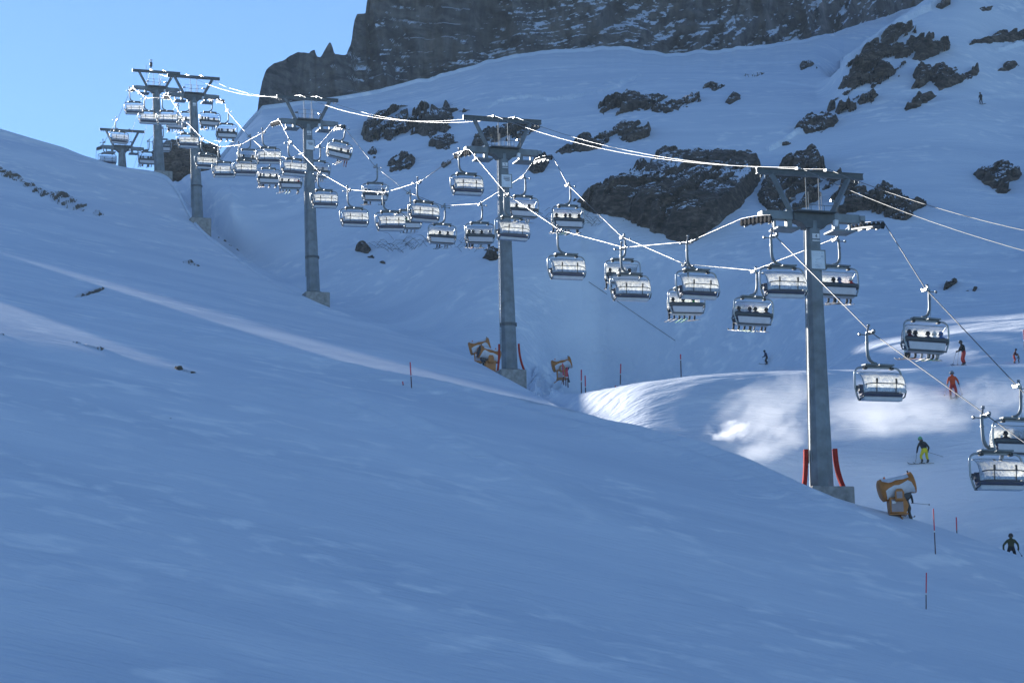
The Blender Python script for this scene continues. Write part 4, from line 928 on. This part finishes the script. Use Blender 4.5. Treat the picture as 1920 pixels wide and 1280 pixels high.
# ------------------------------------------------------------------ chairs along the two lines
DLAB = {(196, 266): 'empty chair hanging lowest at far left, below the smallest tower', (220, 224): 'empty chair right in front of the top beam of the smallest tower', (246, 168): 'empty chair highest in the photo, left of the antenna tower head',
 (274, 184): 'empty chair close on the left of the antenna tower pole', (307, 183): 'empty chair between the antenna tower and the fourth tower, just under their heads', (345, 225): 'empty chair close left of the fourth tower pole, at half its height',
 (381, 261): 'first empty chair downhill of the fourth tower pole, touching its right side', (413, 276): 'left one of two empty chairs hanging edge to edge between the fourth and third towers', (451, 272): 'right one of two empty chairs hanging edge to edge between the fourth and third towers',
 (496, 247): 'empty chair above the right end of the edge-to-edge pair, left of the third tower', (545, 267): 'empty chair touching the left side of the third tower pole', (600, 324): 'empty chair just right of the third tower pole',
 (656, 356): 'empty chair lowest and leftmost of the row sagging between third and second towers', (722, 361): 'empty chair in mid span between third and second towers, legs of riders showing below it', (787, 341): 'empty chair with the rope crossing its hood, left of the two-rider chair',
 (865, 286): 'empty chair hanging left below the head of the second tower', (951, 365): 'empty chair in front of the second tower pole', (1051, 432): 'empty chair hanging alone on the snow just right of the second tower',
 (1170, 464): 'empty chair overlapping an occupied chair, mid span between the two nearest towers', (1294, 453): 'empty chair below the big wedge-shaped cliff, over a three-rider chair', (1452, 441): 'empty chair touching the left side of the nearest tower pole',
 (1632, 622): 'empty chair hanging alone right of the nearest tower, over blowing snow', (1848, 777): 'largest empty chair, cut by the right edge of the photo'}
DLAB[(865, 287)] = DLAB.pop((865, 286))
ULAB = {(277, 264): ('chair low beside the foot of the antenna tower', [(0, 'black', 'black'), (1, 'navy', 'black'), (3, 'black', 'charcoal'), (4, 'charcoal', 'navy')]),
 (303, 240): ('chair half hidden by the antenna tower pole', [(1, 'black', 'black')]),
 (331, 196): ('chair behind the empty one between antenna and fourth towers', [(0, 'black', 'black'), (1, 'charcoal', 'black'), (3, 'black', 'navy'), (5, 'navy', 'black')]),
 (352, 188): ('chair half hidden by the top of the fourth tower pole', [(2, 'black', 'black'), (4, 'charcoal', 'black')]),
 (395, 187): ('chair right under the head of the fourth tower', [(0, 'black', 'black'), (1, 'charcoal', 'black'), (2, 'navy', 'black'), (4, 'maroon', 'red')]),
 (425, 207): ('chair against the edge of the sky right of the fourth tower', [(0, 'black', 'black'), (1, 'navy', 'black'), (3, 'charcoal', 'black'), (5, 'black', 'black')]),
 (466, 255): ('chair behind the edge-to-edge empty pair', [(1, 'charcoal', 'black'), (4, 'black', 'navy')]),
 (504, 289): ('chair low in the sag left of the third tower', [(0, 'black', 'black'), (1, 'grey', 'red'), (3, 'black', 'black'), (5, 'navy', 'charcoal')]),
 (544, 297): ('chair below the empty one at the third tower pole', [(0, 'black', 'black'), (2, 'charcoal', 'black'), (5, 'red', 'black')]),
 (597, 274): ('chair half hidden by the third tower pole', [(2, 'black', 'black'), (4, 'grey', 'black')]),
 (644, 238): ('tilted chair swinging off the right sheaves of the third tower', [(3, 'black', 'black'), (5, 'maroon', 'charcoal')]),
 (703, 312): ('chair right of the third tower, above the row of empty ones', [(0, 'black', 'green'), (1, 'navy', 'black'), (5, 'charcoal', 'black')]),
 (765, 361): ('chair mostly hidden between two empty ones in mid span', [(2, 'green', 'black'), (4, 'grey', 'black')]),
 (830, 386): ('chair low in the sag left of the second tower', [(2, 'olive', 'black'), (4, 'black', 'charcoal')]),
 (899, 382): ('chair left of the second tower pole', [(0, 'olive', 'black'), (1, 'charcoal', 'red'), (3, 'black', 'charcoal'), (5, 'grey', 'red')]),
 (980, 331): ('chair half hidden by the second tower pole', [(1, 'black', 'black'), (4, 'navy', 'charcoal')]),
 (1064, 346): ('chair in front of the left tip of the big wedge-shaped cliff', [(0, 'brown', 'black'), (2, 'navy', 'black'), (3, 'charcoal', 'red'), (5, 'black', 'black')]),
 (1166, 444): ('chair overlapped by an empty one, mid span between the two nearest towers', [(0, 'charcoal', 'black'), (2, 'grey', 'navy'), (4, 'black', 'black')]),
 (1283, 495): ('chair below the big wedge-shaped cliff, lower left of an empty one', [(0, 'black', 'black'), (2, 'olive', 'black'), (4, 'green', 'charcoal')]),
 (1413, 507): ('chair left of the nearest tower, a lone skier below it', [(0, 'black', 'black'), (2, 'navy', 'teal'), (3, 'charcoal', 'red'), (5, 'brown', 'navy')]),
 (1566, 447): ('chair half hidden by the nearest tower pole', [(2, 'black', 'black'), (3, 'blue', 'charcoal'), (5, 'red', 'black')]),
 (1735, 541): ('largest occupied chair in full view, beside the standing skier in red trousers', [(0, 'maroon', 'teal'), (1, 'black', 'navy'), (3, 'navy', 'black'), (4, 'white', 'black'), (5, 'blue', 'charcoal')]),
 (1906, 722): ('chair cut off by the right edge of the photo', [(1, 'black', 'black')])}
SEATN = ['far left seat', 'second seat from left', 'third seat from left', 'third seat from right', 'second seat from right', 'far right seat']
protoD = build_chair(-.42); protoU = build_chair(-.06)
firstD = firstU = True
RIDERS = []
for side, lab in ((-1, DLAB), (1, ULAB)):
    for g, P in GRIPS[side].items():
        if side < 0:
            c = protoD if firstD else dup(protoD); firstD = False; cx = -.42
            tag(c, lab[g], 'lift chair', 'chairs of the lift')
        else:
            c = protoU if firstU else dup(protoU); firstU = False; cx = -.06
            tag(c, 'occupied '+lab[g][0], 'lift chair', 'chairs of the lift')
        rz = TH+(math.pi if side < 0 else 0)
        rnd = random.Random(int(g[0]*7+g[1])); rz += rnd.uniform(-.06, .06)
        roll = {(644, 238): .17}.get(g, rnd.uniform(-.035, .035)); pitch = rnd.uniform(-.08, .04)
        c.matrix_world = Matrix.Translation(Vector(P)-Vector((0, 0, .03)))@Matrix.Rotation(rz, 4, 'Z')@Matrix.Rotation(roll, 4, 'Y')@Matrix.Rotation(pitch, 4, 'X')
        c.rotation_mode = 'XYZ'
        if side > 0:
            for k, (seat, jk, tr) in enumerate(lab[g][1]):
                v = (seat+len(RIDERS)) % 3; J = SEATED[v]
                hc = {'white': 'white', 'blue': 'blue', 'green': 'black', 'red': 'white', 'grey': 'grey'}.get(jk, 'black')
                colr = 'all in '+jk if jk == tr else 'in %s jacket and %s trousers' % (jk, tr)
                o = person('person', ME_SEAT[v], J, jk, tr, hc, None, 'skier', 'skiers riding the uphill chairs', M_BOOTW if (seat+k) % 4 == 1 else M_BOOT, True, (seat+k) % 4 if k % 2 else 0, ((rnd.uniform(-.25, .25)), rnd.uniform(-.05, .25)))
                n = len(lab[g][1])
                pos = '' if n == 1 else ('left', 'right')[k]+' one' if n == 2 else (['left end', 'middle', 'right end'][k] if n == 3 else ['left end', 'second from left', 'second from right', 'right end'][k] if n == 4 else ['left end', 'second from left', 'middle', 'second from right', 'right end'][k])
                RIDERS.append((o, colr, pos, lab[g][0]))
                xs = -1.08+seat*.43
                o.matrix_world = c.matrix_world@Matrix.Translation((cx+xs, .02, SEAT_Z))@Matrix.Scale(1.1, 4)
for o, colr, pos, ch in RIDERS:
    t_ = ('rider '+(pos+' ' if pos else '')+colr+', '+ch).split()
    o['label'] = ' '.join(t_) if len(t_) <= 16 else ' '.join(('rider '+(pos+', ' if pos else '')+ch).split()[:16])
# ------------------------------------------------------------------ snow guns
M_GUN = mat('gun_orange', (.42, .145, .015), .45, var=.15, bump=.1); M_GUNW = mat('gun_white', (.60, .60, .63), .45, var=.12); M_GRILLE = mat('gun_grille', (.03, .035, .045), .5)
M_DOOR = mat('gun_door', (.30, .25, .26), .5, var=.1); M_BEACON = mat('beacon_orange', (.75, .22, .08), .3)
def gun_proto():
    root = empty('snow_gun')
    MT = Matrix.Translation((0, 0, 1.80))@Matrix.Rotation(-R(13.5), 4, 'Y')@Matrix.Rotation(math.pi/2, 4, 'Y')   # local z of the lathe -> barrel axis
    b = MB(); b.lathe([(0, -1.10), (.56, -1.10), (.70, -1.02), (.71, -.80), (.64, -.62), (.59, -.2), (.58, .45), (.61, .80), (.69, 1.06), (.69, 1.14), (.63, 1.16)], 28, MT)
    barrel = b.build('barrel', M_GUN, root)
    g = MB(); g.lathe([(.63, 1.161), (.45, 1.10), (.2, 1.05), (0, 1.04)], 28, MT)
    for k in range(8): g.tube([MT@Vector((.05*math.cos(k*math.pi/4), .05*math.sin(k*math.pi/4), 1.07)), MT@Vector((.6*math.cos(k*math.pi/4), .6*math.sin(k*math.pi/4), 1.17))], .02, 4)
    gr = g.build('fan_grille', M_GRILLE, barrel)
    nz_ = MB()
    for k in range(6):
        a = -1.0+.4*k; nz_.lathe([(0, 0), (.045, 0), (.045, .05), (0, .05)], 8, MT@Matrix.Translation((.50*math.sin(a)*1.0, -.50*math.cos(a), 1.14)))
    nz_.build('nozzle_ring', M_BEACON, gr)
    def shell(a0, a1, prof, r_add):
        grid = []
        for z, f0, f1 in prof:
            rr = float(np.interp(z, [-1.02, -.80, -.62, -.2, .45, .80, 1.06], [.70, .71, .64, .59, .58, .61, .69]))+r_add
            grid.append([MT@Vector((rr*math.cos(a), rr*math.sin(a), z)) for a in np.linspace(a0+(a1-a0)*f0, a0+(a1-a0)*f1, 9)])
        return grid
    # after MT: lathe angle 0 -> down, -90 deg -> side facing -y, 180 -> up
    side = [(-.84, .10, .70), (-.6, .06, .80), (-.2, .02, .90), (.1, .02, .84), (.55, .02, .95), (.72, .10, 1.0), (.9, .05, .80), (1.0, .02, .45), (1.04, .0, .2)]
    MB().sheet(shell(-R(22), -R(108), side, .035)).build('side_panel', M_GUNW, barrel)
    MB().sheet(shell(R(22), R(108), side, .035)).build('side_panel', M_GUNW, barrel)
    topp = [(-.86, .12, .88), (-.5, .0, 1.0), (-.3, .0, 1.0), (0, .06, .94), (.5, .0, 1.0), (.84, .0, 1.0)]
    MB().sheet(shell(R(122), R(238), topp, .04)).build('top_panel', M_GUNW, barrel)
    t = MB(); t.tube([MT@Vector((-.62, 0, -.55)), MT@Vector((-.80, 0, -.55))], .07, 8); t.build('beacon', M_BEACON, barrel)
    t = MB(); t.tube([MT@Vector((-.66, 0, 1.0)), MT@Vector((-.80, 0, 1.0))], .05, 6); t.build('lifting_eye', M_BLACK, barrel)
    ped = MB(); ped.prism([(-.52, .14), (.50, .10), (.66, .62), (.42, 1.14), (-.56, 1.10)], -.48, .48); pe = ped.build('control_cabinet', M_GUN, root, bevel=.03)
    MB().prism([(-.44, .20), (.30, .20), (.30, .98), (-.44, .98)], -.51, -.483).build('cabinet_door', M_DOOR, pe)
    MB().prism([(-.40, .72), (-.16, .72), (-.16, .88), (-.40, .88)], -.524, -.512).build('door_label', M_WHITE, pe)
    fk = MB(); FKP = [(-.24, .90), (.32, .90), (.36, 1.40), (.24, 1.62), (-.12, 1.62), (-.24, 1.40)]; fk.prism(FKP, -.76, -.64); fk.prism(FKP, .64, .76)
    fk.box((-.24, -.76, .84), (.32, .76, .905)); fk.build('fork', M_GUN, root, bevel=.03)
    MB().prism([(-.14, 1.02), (.22, 1.02), (.22, 1.44), (-.14, 1.44)], -.785, -.763).build('fork_plate', M_DOOR, root)
    sk = MB(); sk.prism([(.34, 1.10), (.62, 1.56), (1.10, 1.72), (.98, 1.48), (.78, 1.08), (.62, 1.0)], -.30, .30); sk.build('under_cowl', M_GRILLE, root)
    lg = MB(); lg.box((-.6, -.5, .02), (.6, .5, .10)); lg.tube([(.1, -.9, -.3), (.1, 0, .05), (.1, .9, -.3)], .05, 6); lg.tube([(-.9, 0, -.35), (-.3, 0, .04)], .05, 6); lg.build('stand', M_GUN, root)
    ho = MB(); ho.tube([(.62, .0, .9), (.74, .05, .5), (.78, .1, .1), (.9, .2, -.25)], .10, 8); ho.build('hose', M_BLACK, root)
    return root
GUN = gun_proto()
def place_gun(o, px, py, Y, rz, label, sc=1.0, dz=0, tilt=0):
    P = at(px, py, Y); o.location = P; o.location.z += dz; o.rotation_euler = (0, tilt, rz); o.scale = (sc,)*3
    tag(o, label, 'snow gun', 'snow guns along the piste')
h = terrain_hit(1683, 967); YG = h[1] if h is not None else 128
SG = YG*85/4500/2.85
place_gun(GUN, 1683, 966, YG, 0.05, 'large orange and white snow gun just right of the nearest tower', SG, 0, R(-1))
place_gun(dup(GUN), 899, 681, 250, 0.0, 'snow gun aimed right, farther and upper of the two left of the second tower', 1.0)
place_gun(dup(GUN), 918, 697, 240, math.pi+.35, 'snow gun aimed left, half hidden by the second tower foot', 1.0)
place_gun(dup(GUN), 1053, 712, 266, .06, 'snow gun right of the second tower, behind red poles', .98)
place_gun(dup(GUN), 551, 302, 395, -1.9, 'small far brown-orange snow gun beside the third tower pole', .95)

# ------------------------------------------------------------------ marker poles
M_PRED = mat('pole_red', (.62, .03, .06), .5, var=.1); M_PDARK = mat('pole_dark', (.07, .012, .02), .5)
def marker(px0, py0, px1, py1, label, split=.52, Y=None, band=True, r=None, name='marker_pole'):
    h = terrain_hit(px1, py1) if Y is None else at(px1, py1, Y)
    if h is None: h = at(px1, py1, 250)
    top = at(px0, py0, h[1]); d = Vector(top-h); rr = r or max(.022, 1.05*h[1]/FPX)
    o = empty(name, h); tag(o, label, 'marker pole', 'slim red marker poles in the snow')
    lo = MB().tube([(0, 0, -.3), d*(1-split)], rr, 8).build('lower_shaft', M_PDARK, o)
    MB().tube([d*(1-split), d], rr*1.12, 8).build('upper_shaft', M_PRED, o)
    if band: MB().tube([d*(1-split)*.985, d*((1-split)+.035)], rr*1.3, 8).build('white_band', M_WHITE, o)
marker(1750, 953, 1754, 1038, 'tallest red marker pole, standing right of the big snow gun')
marker(1737, 1073, 1736, 1141, 'nearest and lowest red marker pole, alone in the lower right snow', .6)
marker(1793, 969, 1794, 998, 'short red pole half sunk behind the snow edge, right of the tallest pole', .85, Y=150, band=False)
marker(769, 679, 772, 727, 'red marker pole alone on the near slope left of the second tower', .55)
marker(755, 715, 756, 722, 'tiny stub of a pole left of the lone red one', .8, band=False)
for a in ((1055, 681, 1057, 716, 'leftmost, brightest of the red poles in front of the right snow gun', .7), (1061, 692, 1061, 718, 'middle red pole in front of the right snow gun', .6), (1063, 688, 1065, 721, 'rightmost red pole in front of the right snow gun', .6)):
    marker(*a, Y=245)
marker(1090, 693, 1090, 738, 'left one of two red poles standing close together right of the snow heap', .5, Y=238)
marker(1097, 704, 1098, 738, 'right one of two red poles standing close together right of the snow heap', .65, Y=236)
marker(1164, 682, 1163, 715, 'slim red pole by the crumbled snow, right of the paired poles', .6, Y=262)
marker(1154, 723, 1155, 734, 'red pole tip poking over the sunlit crest', .9, Y=232, band=False)
marker(1276, 664, 1277, 701, 'thin dark red pole in mid piste between the two nearest towers', .3, Y=236)
marker(1266, 618, 1268, 646, 'red and dark pole hanging into view below the three-rider chair', .5, Y=285)
marker(1460, 610, 1461, 640, 'red pole right of the four-rider chair, above the lone skier', .55, Y=285)
marker(1919, 618, 1921, 660, 'red pole cut by the right edge of the photo', .5, Y=190)

# ------------------------------------------------------------------ skiers on the snow
def stand(**k): return k
def ski_person(px, py, Y, hpx, J, yaw, jacket, trousers, helm, label, **kw):
    """J: joints in metres, feet at z=0, facing +y; scaled so that the figure is hpx pixels tall"""
    top = max(j[2] for j in J)+.10; sc = hpx*Y/FPX/(top+.06)
    me = body_mesh('standing_body', J)
    o = person('person', me, J, jacket, trousers, helm, label, 'skier', None, **kw)
    P = at(px, py, Y); o.matrix_world = Matrix.Translation(Vector(P))@Matrix.Rotation(yaw, 4, 'Z')@Matrix.Scale(sc, 4); return o
def pose(lean=0, side=0, bend=0, arms=((-.30, .12, 1.12), (-.34, .30, .92), (-.36, .38, .86), (.30, .12, 1.12), (.34, .30, .92), (.36, .38, .86)), feet=.13, twist=0, head=0):
    hz = .92-bend*.25; sh = 1.42-bend*.32
    return [(side*.4, -.02-bend*.12, hz+.03), (side*.5, .0, hz+.17), (side*.7, .04+lean, sh-.08), (side*.85, .06+lean*1.15, sh+.09), (side*.95+head, .10+lean*1.3, sh+.22), (side+head, .12+lean*1.35, sh+.33),
            (-.20+side*.7, .03+lean, sh-.02)]+[arms[0], arms[1], arms[2]]+[(.20+side*.7, .03+lean, sh-.02)]+[arms[3], arms[4], arms[5]]+[
            (-.11+side*.4, -.02-bend*.1, hz-.04), (-feet-.01, .10+bend*.16, .50-bend*.06), (-feet, -.02, .16), (-feet, .16, .10), (.11+side*.4, -.02-bend*.1, hz-.04), (feet+.01, .10+bend*.16, .50-bend*.06), (feet, -.02, .16), (feet, .16, .10)]
Yc = lambda px, py, dflt: (lambda h: dflt if h is None else float(h[1]))(terrain_hit(px, py, 120))
LEFTY = math.pi/2
# skier in red, seen from the front, coming down
ski_person(1788, 748, Yc(1788, 747, 165), 56, pose(.06, .03, .25, feet=.17), math.pi-.15, 'orange', 'red', 'grey', 'skier all in red gliding down through the blown snow', skis=True, ski_spread=.12, ski_rot=(.25, 0), poles=[(-.55, -.3, .25), (.55, -.3, .25)])
# standing skier with black jacket
ski_person(1808, 686, Yc(1808, 684.5, 176)-.6, 52, pose(.05, .02, .05, arms=((-.26, .22, 1.10), (-.20, .42, 1.02), (-.20, .47, .98), (.24, .24, 1.10), (.18, .44, 1.02), (.18, .49, .98))), LEFTY+.25, 'black', 'red', 'black', 'skier standing on the crest in black jacket and red trousers', skis=True, poles=[(-.26, .62, .0), (.3, .75, .0)])
# yellow trousers, seen from behind, turning left
ski_person(1735, 869, Yc(1735, 869, 150), 55, pose(.10, -.08, .35, arms=((-.42, .10, 1.02), (-.46, .14, .74), (-.46, .18, .68), (.30, .0, 1.02), (.32, .16, .82), (.32, .2, .76)), feet=.20, head=-.06), .35, 'black', 'yellow', 'green', 'skier in yellow trousers and green helmet carving a turn', skis=True, ski_rot=(1.25, 0), ski_spread=.04, poles=[(-.50, .30, .12), (1.15, -.25, .42)])
# mid-slope skier
ski_person(1438, 683, Yc(1438, 683, 255), 29, pose(.10, .0, .4, feet=.15), LEFTY+.2, 'navy', 'black', 'black', 'lone skier in dark clothes below the four-rider chair', skis=True, ski_rot=(0, 0), poles=[(-.5, .1, .2), (.5, .1, .2)])
# snowboarder high on the right
o = ski_person(1840, 196, Yc(1840, 196, 330), 25, pose(.06, .0, .15, arms=((-.26, .10, 1.12), (-.25, .16, .90), (-.2, .22, .84), (.26, .10, 1.12), (.25, .16, .90), (.2, .22, .84)), feet=.16), math.pi*.75, 'black', 'black', 'black', 'tiny dark snowboarder standing high in the upper right snow')
put('snowboard', ME_BOARD, o, M_SKI[0], Matrix.Translation((0, .02, .0))@Matrix.Rotation(math.pi/2+.1, 4, 'Z'))
# the skier behind the near rim
ski_person(1897, 1054, YA_at(1897)+7, 58, pose(.05, .03, .5, arms=((-.40, -.02, 1.00), (-.42, .10, .74), (-.40, .16, .68), (.40, -.02, 1.00), (.42, .10, .74), (.40, .16, .68)), feet=.2), -.2, 'olive', 'black', 'black', 'skier in dark green jacket, half hidden behind the snow rim at lower right', skis=True, poles=[(-.6, -.2, .3), (.6, -.2, .3)])
# the skier behind the snow gun
ski_person(1700, 968, YG+6, 58, pose(.25, .0, .7, arms=((-.26, .30, .92), (-.20, .50, .80), (-.20, .55, .76), (.26, .30, .92), (.22, .45, .80), (.22, .5, .76))), -.5, 'black', 'black', 'black', 'crouching skier in black, mostly hidden behind the large snow gun', skis=True, poles=[(-.5, -.5, .5), (1.4, -.1, .55)])
# parent and child at the right edge
ski_person(1902, 682, Yc(1902, 681, 176)-.5, 31, pose(.12, .0, .1, arms=((-.22, .26, 1.06), (-.16, .46, .98), (-.14, .52, .96), (.22, .26, 1.06), (.16, .46, .98), (.14, .52, .96))), -LEFTY, 'maroon', 'red', 'black', 'small figure in dark red suit bending toward a child, right edge')
ski_person(1911, 681, Yc(1911, 681, 176)-.9, 20, pose(.05, .0, .1), LEFTY, 'charcoal', 'navy', 'black', 'child in dark jacket and blue trousers at the right edge')

# ------------------------------------------------------------------ equipment mast, brushwood
h = at(1412, 590, 285); mo = empty('weather_mast', h); tag(mo, 'slim equipment mast with boxes behind the four-rider chair', 'mast'); Hh = (at(1412, 505, 285)-h)[2]
MB().tube([(0, 0, -1), (0, 0, Hh)], .07, 6).build('mast_pole', M_DARK, mo)
MB().tube([(.18, 0, -1), (.18, 0, Hh*.72)], .14, 6).build('mast_post', M_POLE, mo)
MB().box((.02, -.2, Hh*.45), (.42, .2, Hh*.72)).build('equipment_box', M_POLE, mo, bevel=.03)
br = MB()
for z in (Hh*.46, Hh*.66): br.tube([(-.75, 0, z), (.1, 0, z)], .035, 5)
for x in (-.75, -.4): br.tube([(x, 0, Hh*.44), (x, 0, Hh*.68)], .035, 5)
br.build('cross_bracket', M_DARK, mo)
M_TWIG = mat('bare_twig', (.05, .045, .045), .9)
def brush(pts, n, label, ln=1.2, sd=1):
    rr = random.Random(sd); m_ = MB(); base = None
    for k in range(n):
        px, py = rr.choice(pts); px += rr.uniform(-16, 16); py += rr.uniform(-7, 7); h = terrain_hit(px, py)
        if h is None: continue
        if base is None: base = Vector(h)
        p = Vector(h)-base; a = rr.uniform(-.7, .7); L = ln*rr.uniform(.5, 1.3); d = Vector((math.cos(a)*L*rr.choice((-1, 1)), -.1, abs(math.sin(a))*L*.7))
        m_.tube([p-Vector((0, 0, .05)), p+d*.5+Vector((0, -.1, .25*L)), p+d+Vector((0, -.12, .1*L))], [.022, .018, .008], 4)
    o = m_.build('bare_shrub', M_TWIG); o.location = base; tag(o, label, 'shrub', 'bare brushwood on the snow')
brush([(720, 460), (745, 456), (765, 462), (790, 458), (760, 468), (735, 465)], 60, 'thin bare brushwood on the snow left of the second tower', 1.5, 4)
brush([(865, 462), (880, 466), (900, 462), (855, 458)], 26, 'sparse dark twigs just left of the second tower pole', 1.3, 5)
brush([(1010, 404), (1025, 410), (1040, 415)], 22, 'few dark twigs right of the second tower pole', 1.2, 6)
brush([(1085, 402), (1100, 408), (1112, 418), (1095, 420)], 26, 'dark twigs at the left tip of the big wedge-shaped cliff', 1.2, 7)
gc = []
for t in np.linspace(0, 1, 12):
    h = terrain_hit(1104+t*162, 530+t*110)
    if h is not None: gc.append(Vector(h)+Vector((0, 0, .10)))
tag(MB().tube(gc, .03, 5).build('ground_cord', M_DARK), 'thin dark cord lying across the snow below the mid span chairs', 'cord')
# ------------------------------------------------------------------ snow blown across the piste by the wind
def spray_material(name, dens, thr, sc, seed):
    mt = bpy.data.materials.new(name); mt.use_nodes = True; n = mt.node_tree
    out = n.nodes['Material Output']; n.nodes.remove(n.nodes['Principled BSDF'])
    v = n.nodes.new('ShaderNodeVolumePrincipled'); v.inputs['Color'].default_value = (.995, .997, 1, 1); v.inputs['Anisotropy'].default_value = .25
    tc = n.nodes.new('ShaderNodeTexCoord'); ln = n.nodes.new('ShaderNodeVectorMath'); ln.operation = 'LENGTH'; n.links.new(tc.outputs['Object'], ln.inputs[0])
    mp = n.nodes.new('ShaderNodeMapping'); mp.inputs['Location'].default_value = (seed, seed*.7, 0); mp.inputs['Scale'].default_value = (sc, sc*.6, sc*.8); mp.inputs['Rotation'].default_value = (0, R(28), 0)
    n.links.new(tc.outputs['Object'], mp.inputs['Vector'])
    nz = n.nodes.new('ShaderNodeTexNoise'); nz.inputs['Scale'].default_value = 1; nz.inputs['Detail'].default_value = 6; nz.inputs['Roughness'].default_value = .62; nz.inputs['Distortion'].default_value = .5; n.links.new(mp.outputs[0], nz.inputs['Vector'])
    # density = D * clamp(noise - thr - .55 * r^2)
    p = n.nodes.new('ShaderNodeMath'); p.operation = 'POWER'; p.inputs[1].default_value = 2.0; n.links.new(ln.outputs['Value'], p.inputs[0])
    a = n.nodes.new('ShaderNodeMath'); a.operation = 'MULTIPLY_ADD'; a.inputs[1].default_value = -.5; a.inputs[2].default_value = -thr; n.links.new(p.outputs[0], a.inputs[0])
    b = n.nodes.new('ShaderNodeMath'); b.operation = 'ADD'; n.links.new(nz.outputs['Fac'], b.inputs[0]); n.links.new(a.outputs[0], b.inputs[1])
    c = n.nodes.new('ShaderNodeMath'); c.operation = 'MULTIPLY'; c.inputs[1].default_value = dens; c.use_clamp = False; n.links.new(b.outputs[0], c.inputs[0])
    d = n.nodes.new('ShaderNodeMath'); d.operation = 'MAXIMUM'; d.inputs[1].default_value = 0; n.links.new(c.outputs[0], d.inputs[0])
    n.links.new(d.outputs[0], v.inputs['Density']); n.links.new(v.outputs[0], out.inputs['Volume']); return mt
def spray(px, py, Y, wpx, hpx, depth, dens, thr, sc, seed, label, tilt=0):
    bm = bmesh.new(); bmesh.ops.create_icosphere(bm, subdivisions=3, radius=1.0); me = bpy.data.meshes.new('blown_snow'); bm.to_mesh(me); bm.free()
    o = link('blown_snow', me, spray_material('blown_snow', dens, thr, sc, seed)); o.location = at(px, py, Y); o.scale = (wpx*Y/FPX/2, depth, hpx*Y/FPX/2); o.rotation_euler = (0, tilt, 0)
    tag(o, label, 'blown snow', 'snow dust blown across the piste', 'stuff')
spray(1368, 808, 160, 150, 66, 2.2, 5.0, .36, 2.2, 3, 'dense bright white puff of blown snow left of the nearest tower', R(-14))
spray(1430, 768, 163, 330, 160, 3.0, .55, .22, 2.6, 8, 'thin veil of blown snow above the dense puff', R(-18))
spray(1455, 828, 158, 220, 100, 2.5, .9, .24, 2.6, 14, 'thin veil of blown snow low beside the nearest tower pole', R(-20))
spray(1670, 775, 160, 440, 170, 3.0, .85, .22, 3.4, 21, 'wide sunlit drift of blown snow between nearest tower and skiers')
spray(1880, 748, 165, 230, 140, 3.0, .7, .22, 2.8, 30, 'faint blown snow at the right edge above the big chair')
# ------------------------------------------------------------------ the cold air between here and the rock wall
mt = bpy.data.materials.new('haze'); mt.use_nodes = True; n = mt.node_tree; out = n.nodes['Material Output']; n.nodes.remove(n.nodes['Principled BSDF'])
v = n.nodes.new('ShaderNodeVolumePrincipled'); v.inputs['Color'].default_value = (.62, .82, 1.0, 1); v.inputs['Density'].default_value = .00008; v.inputs['Anisotropy'].default_value = .2
n.links.new(v.outputs[0], out.inputs['Volume'])
bpy.context.view_layer.update()
_bb = np.array([o.matrix_world@Vector(c) for o in SC.objects if o.type == 'MESH' for c in o.bound_box])
_lo = np.minimum(_bb.min(0), 0)-np.array([8, 8, 1.0]); _hi = _bb.max(0)+np.array([8, 8, 4.0])
hz = link('haze', MB().box(tuple(_lo), tuple(_hi)).mesh('haze'), mt); print('haze box', _lo, _hi); tag(hz, 'thin blue mountain haze', 'haze', kind='stuff')
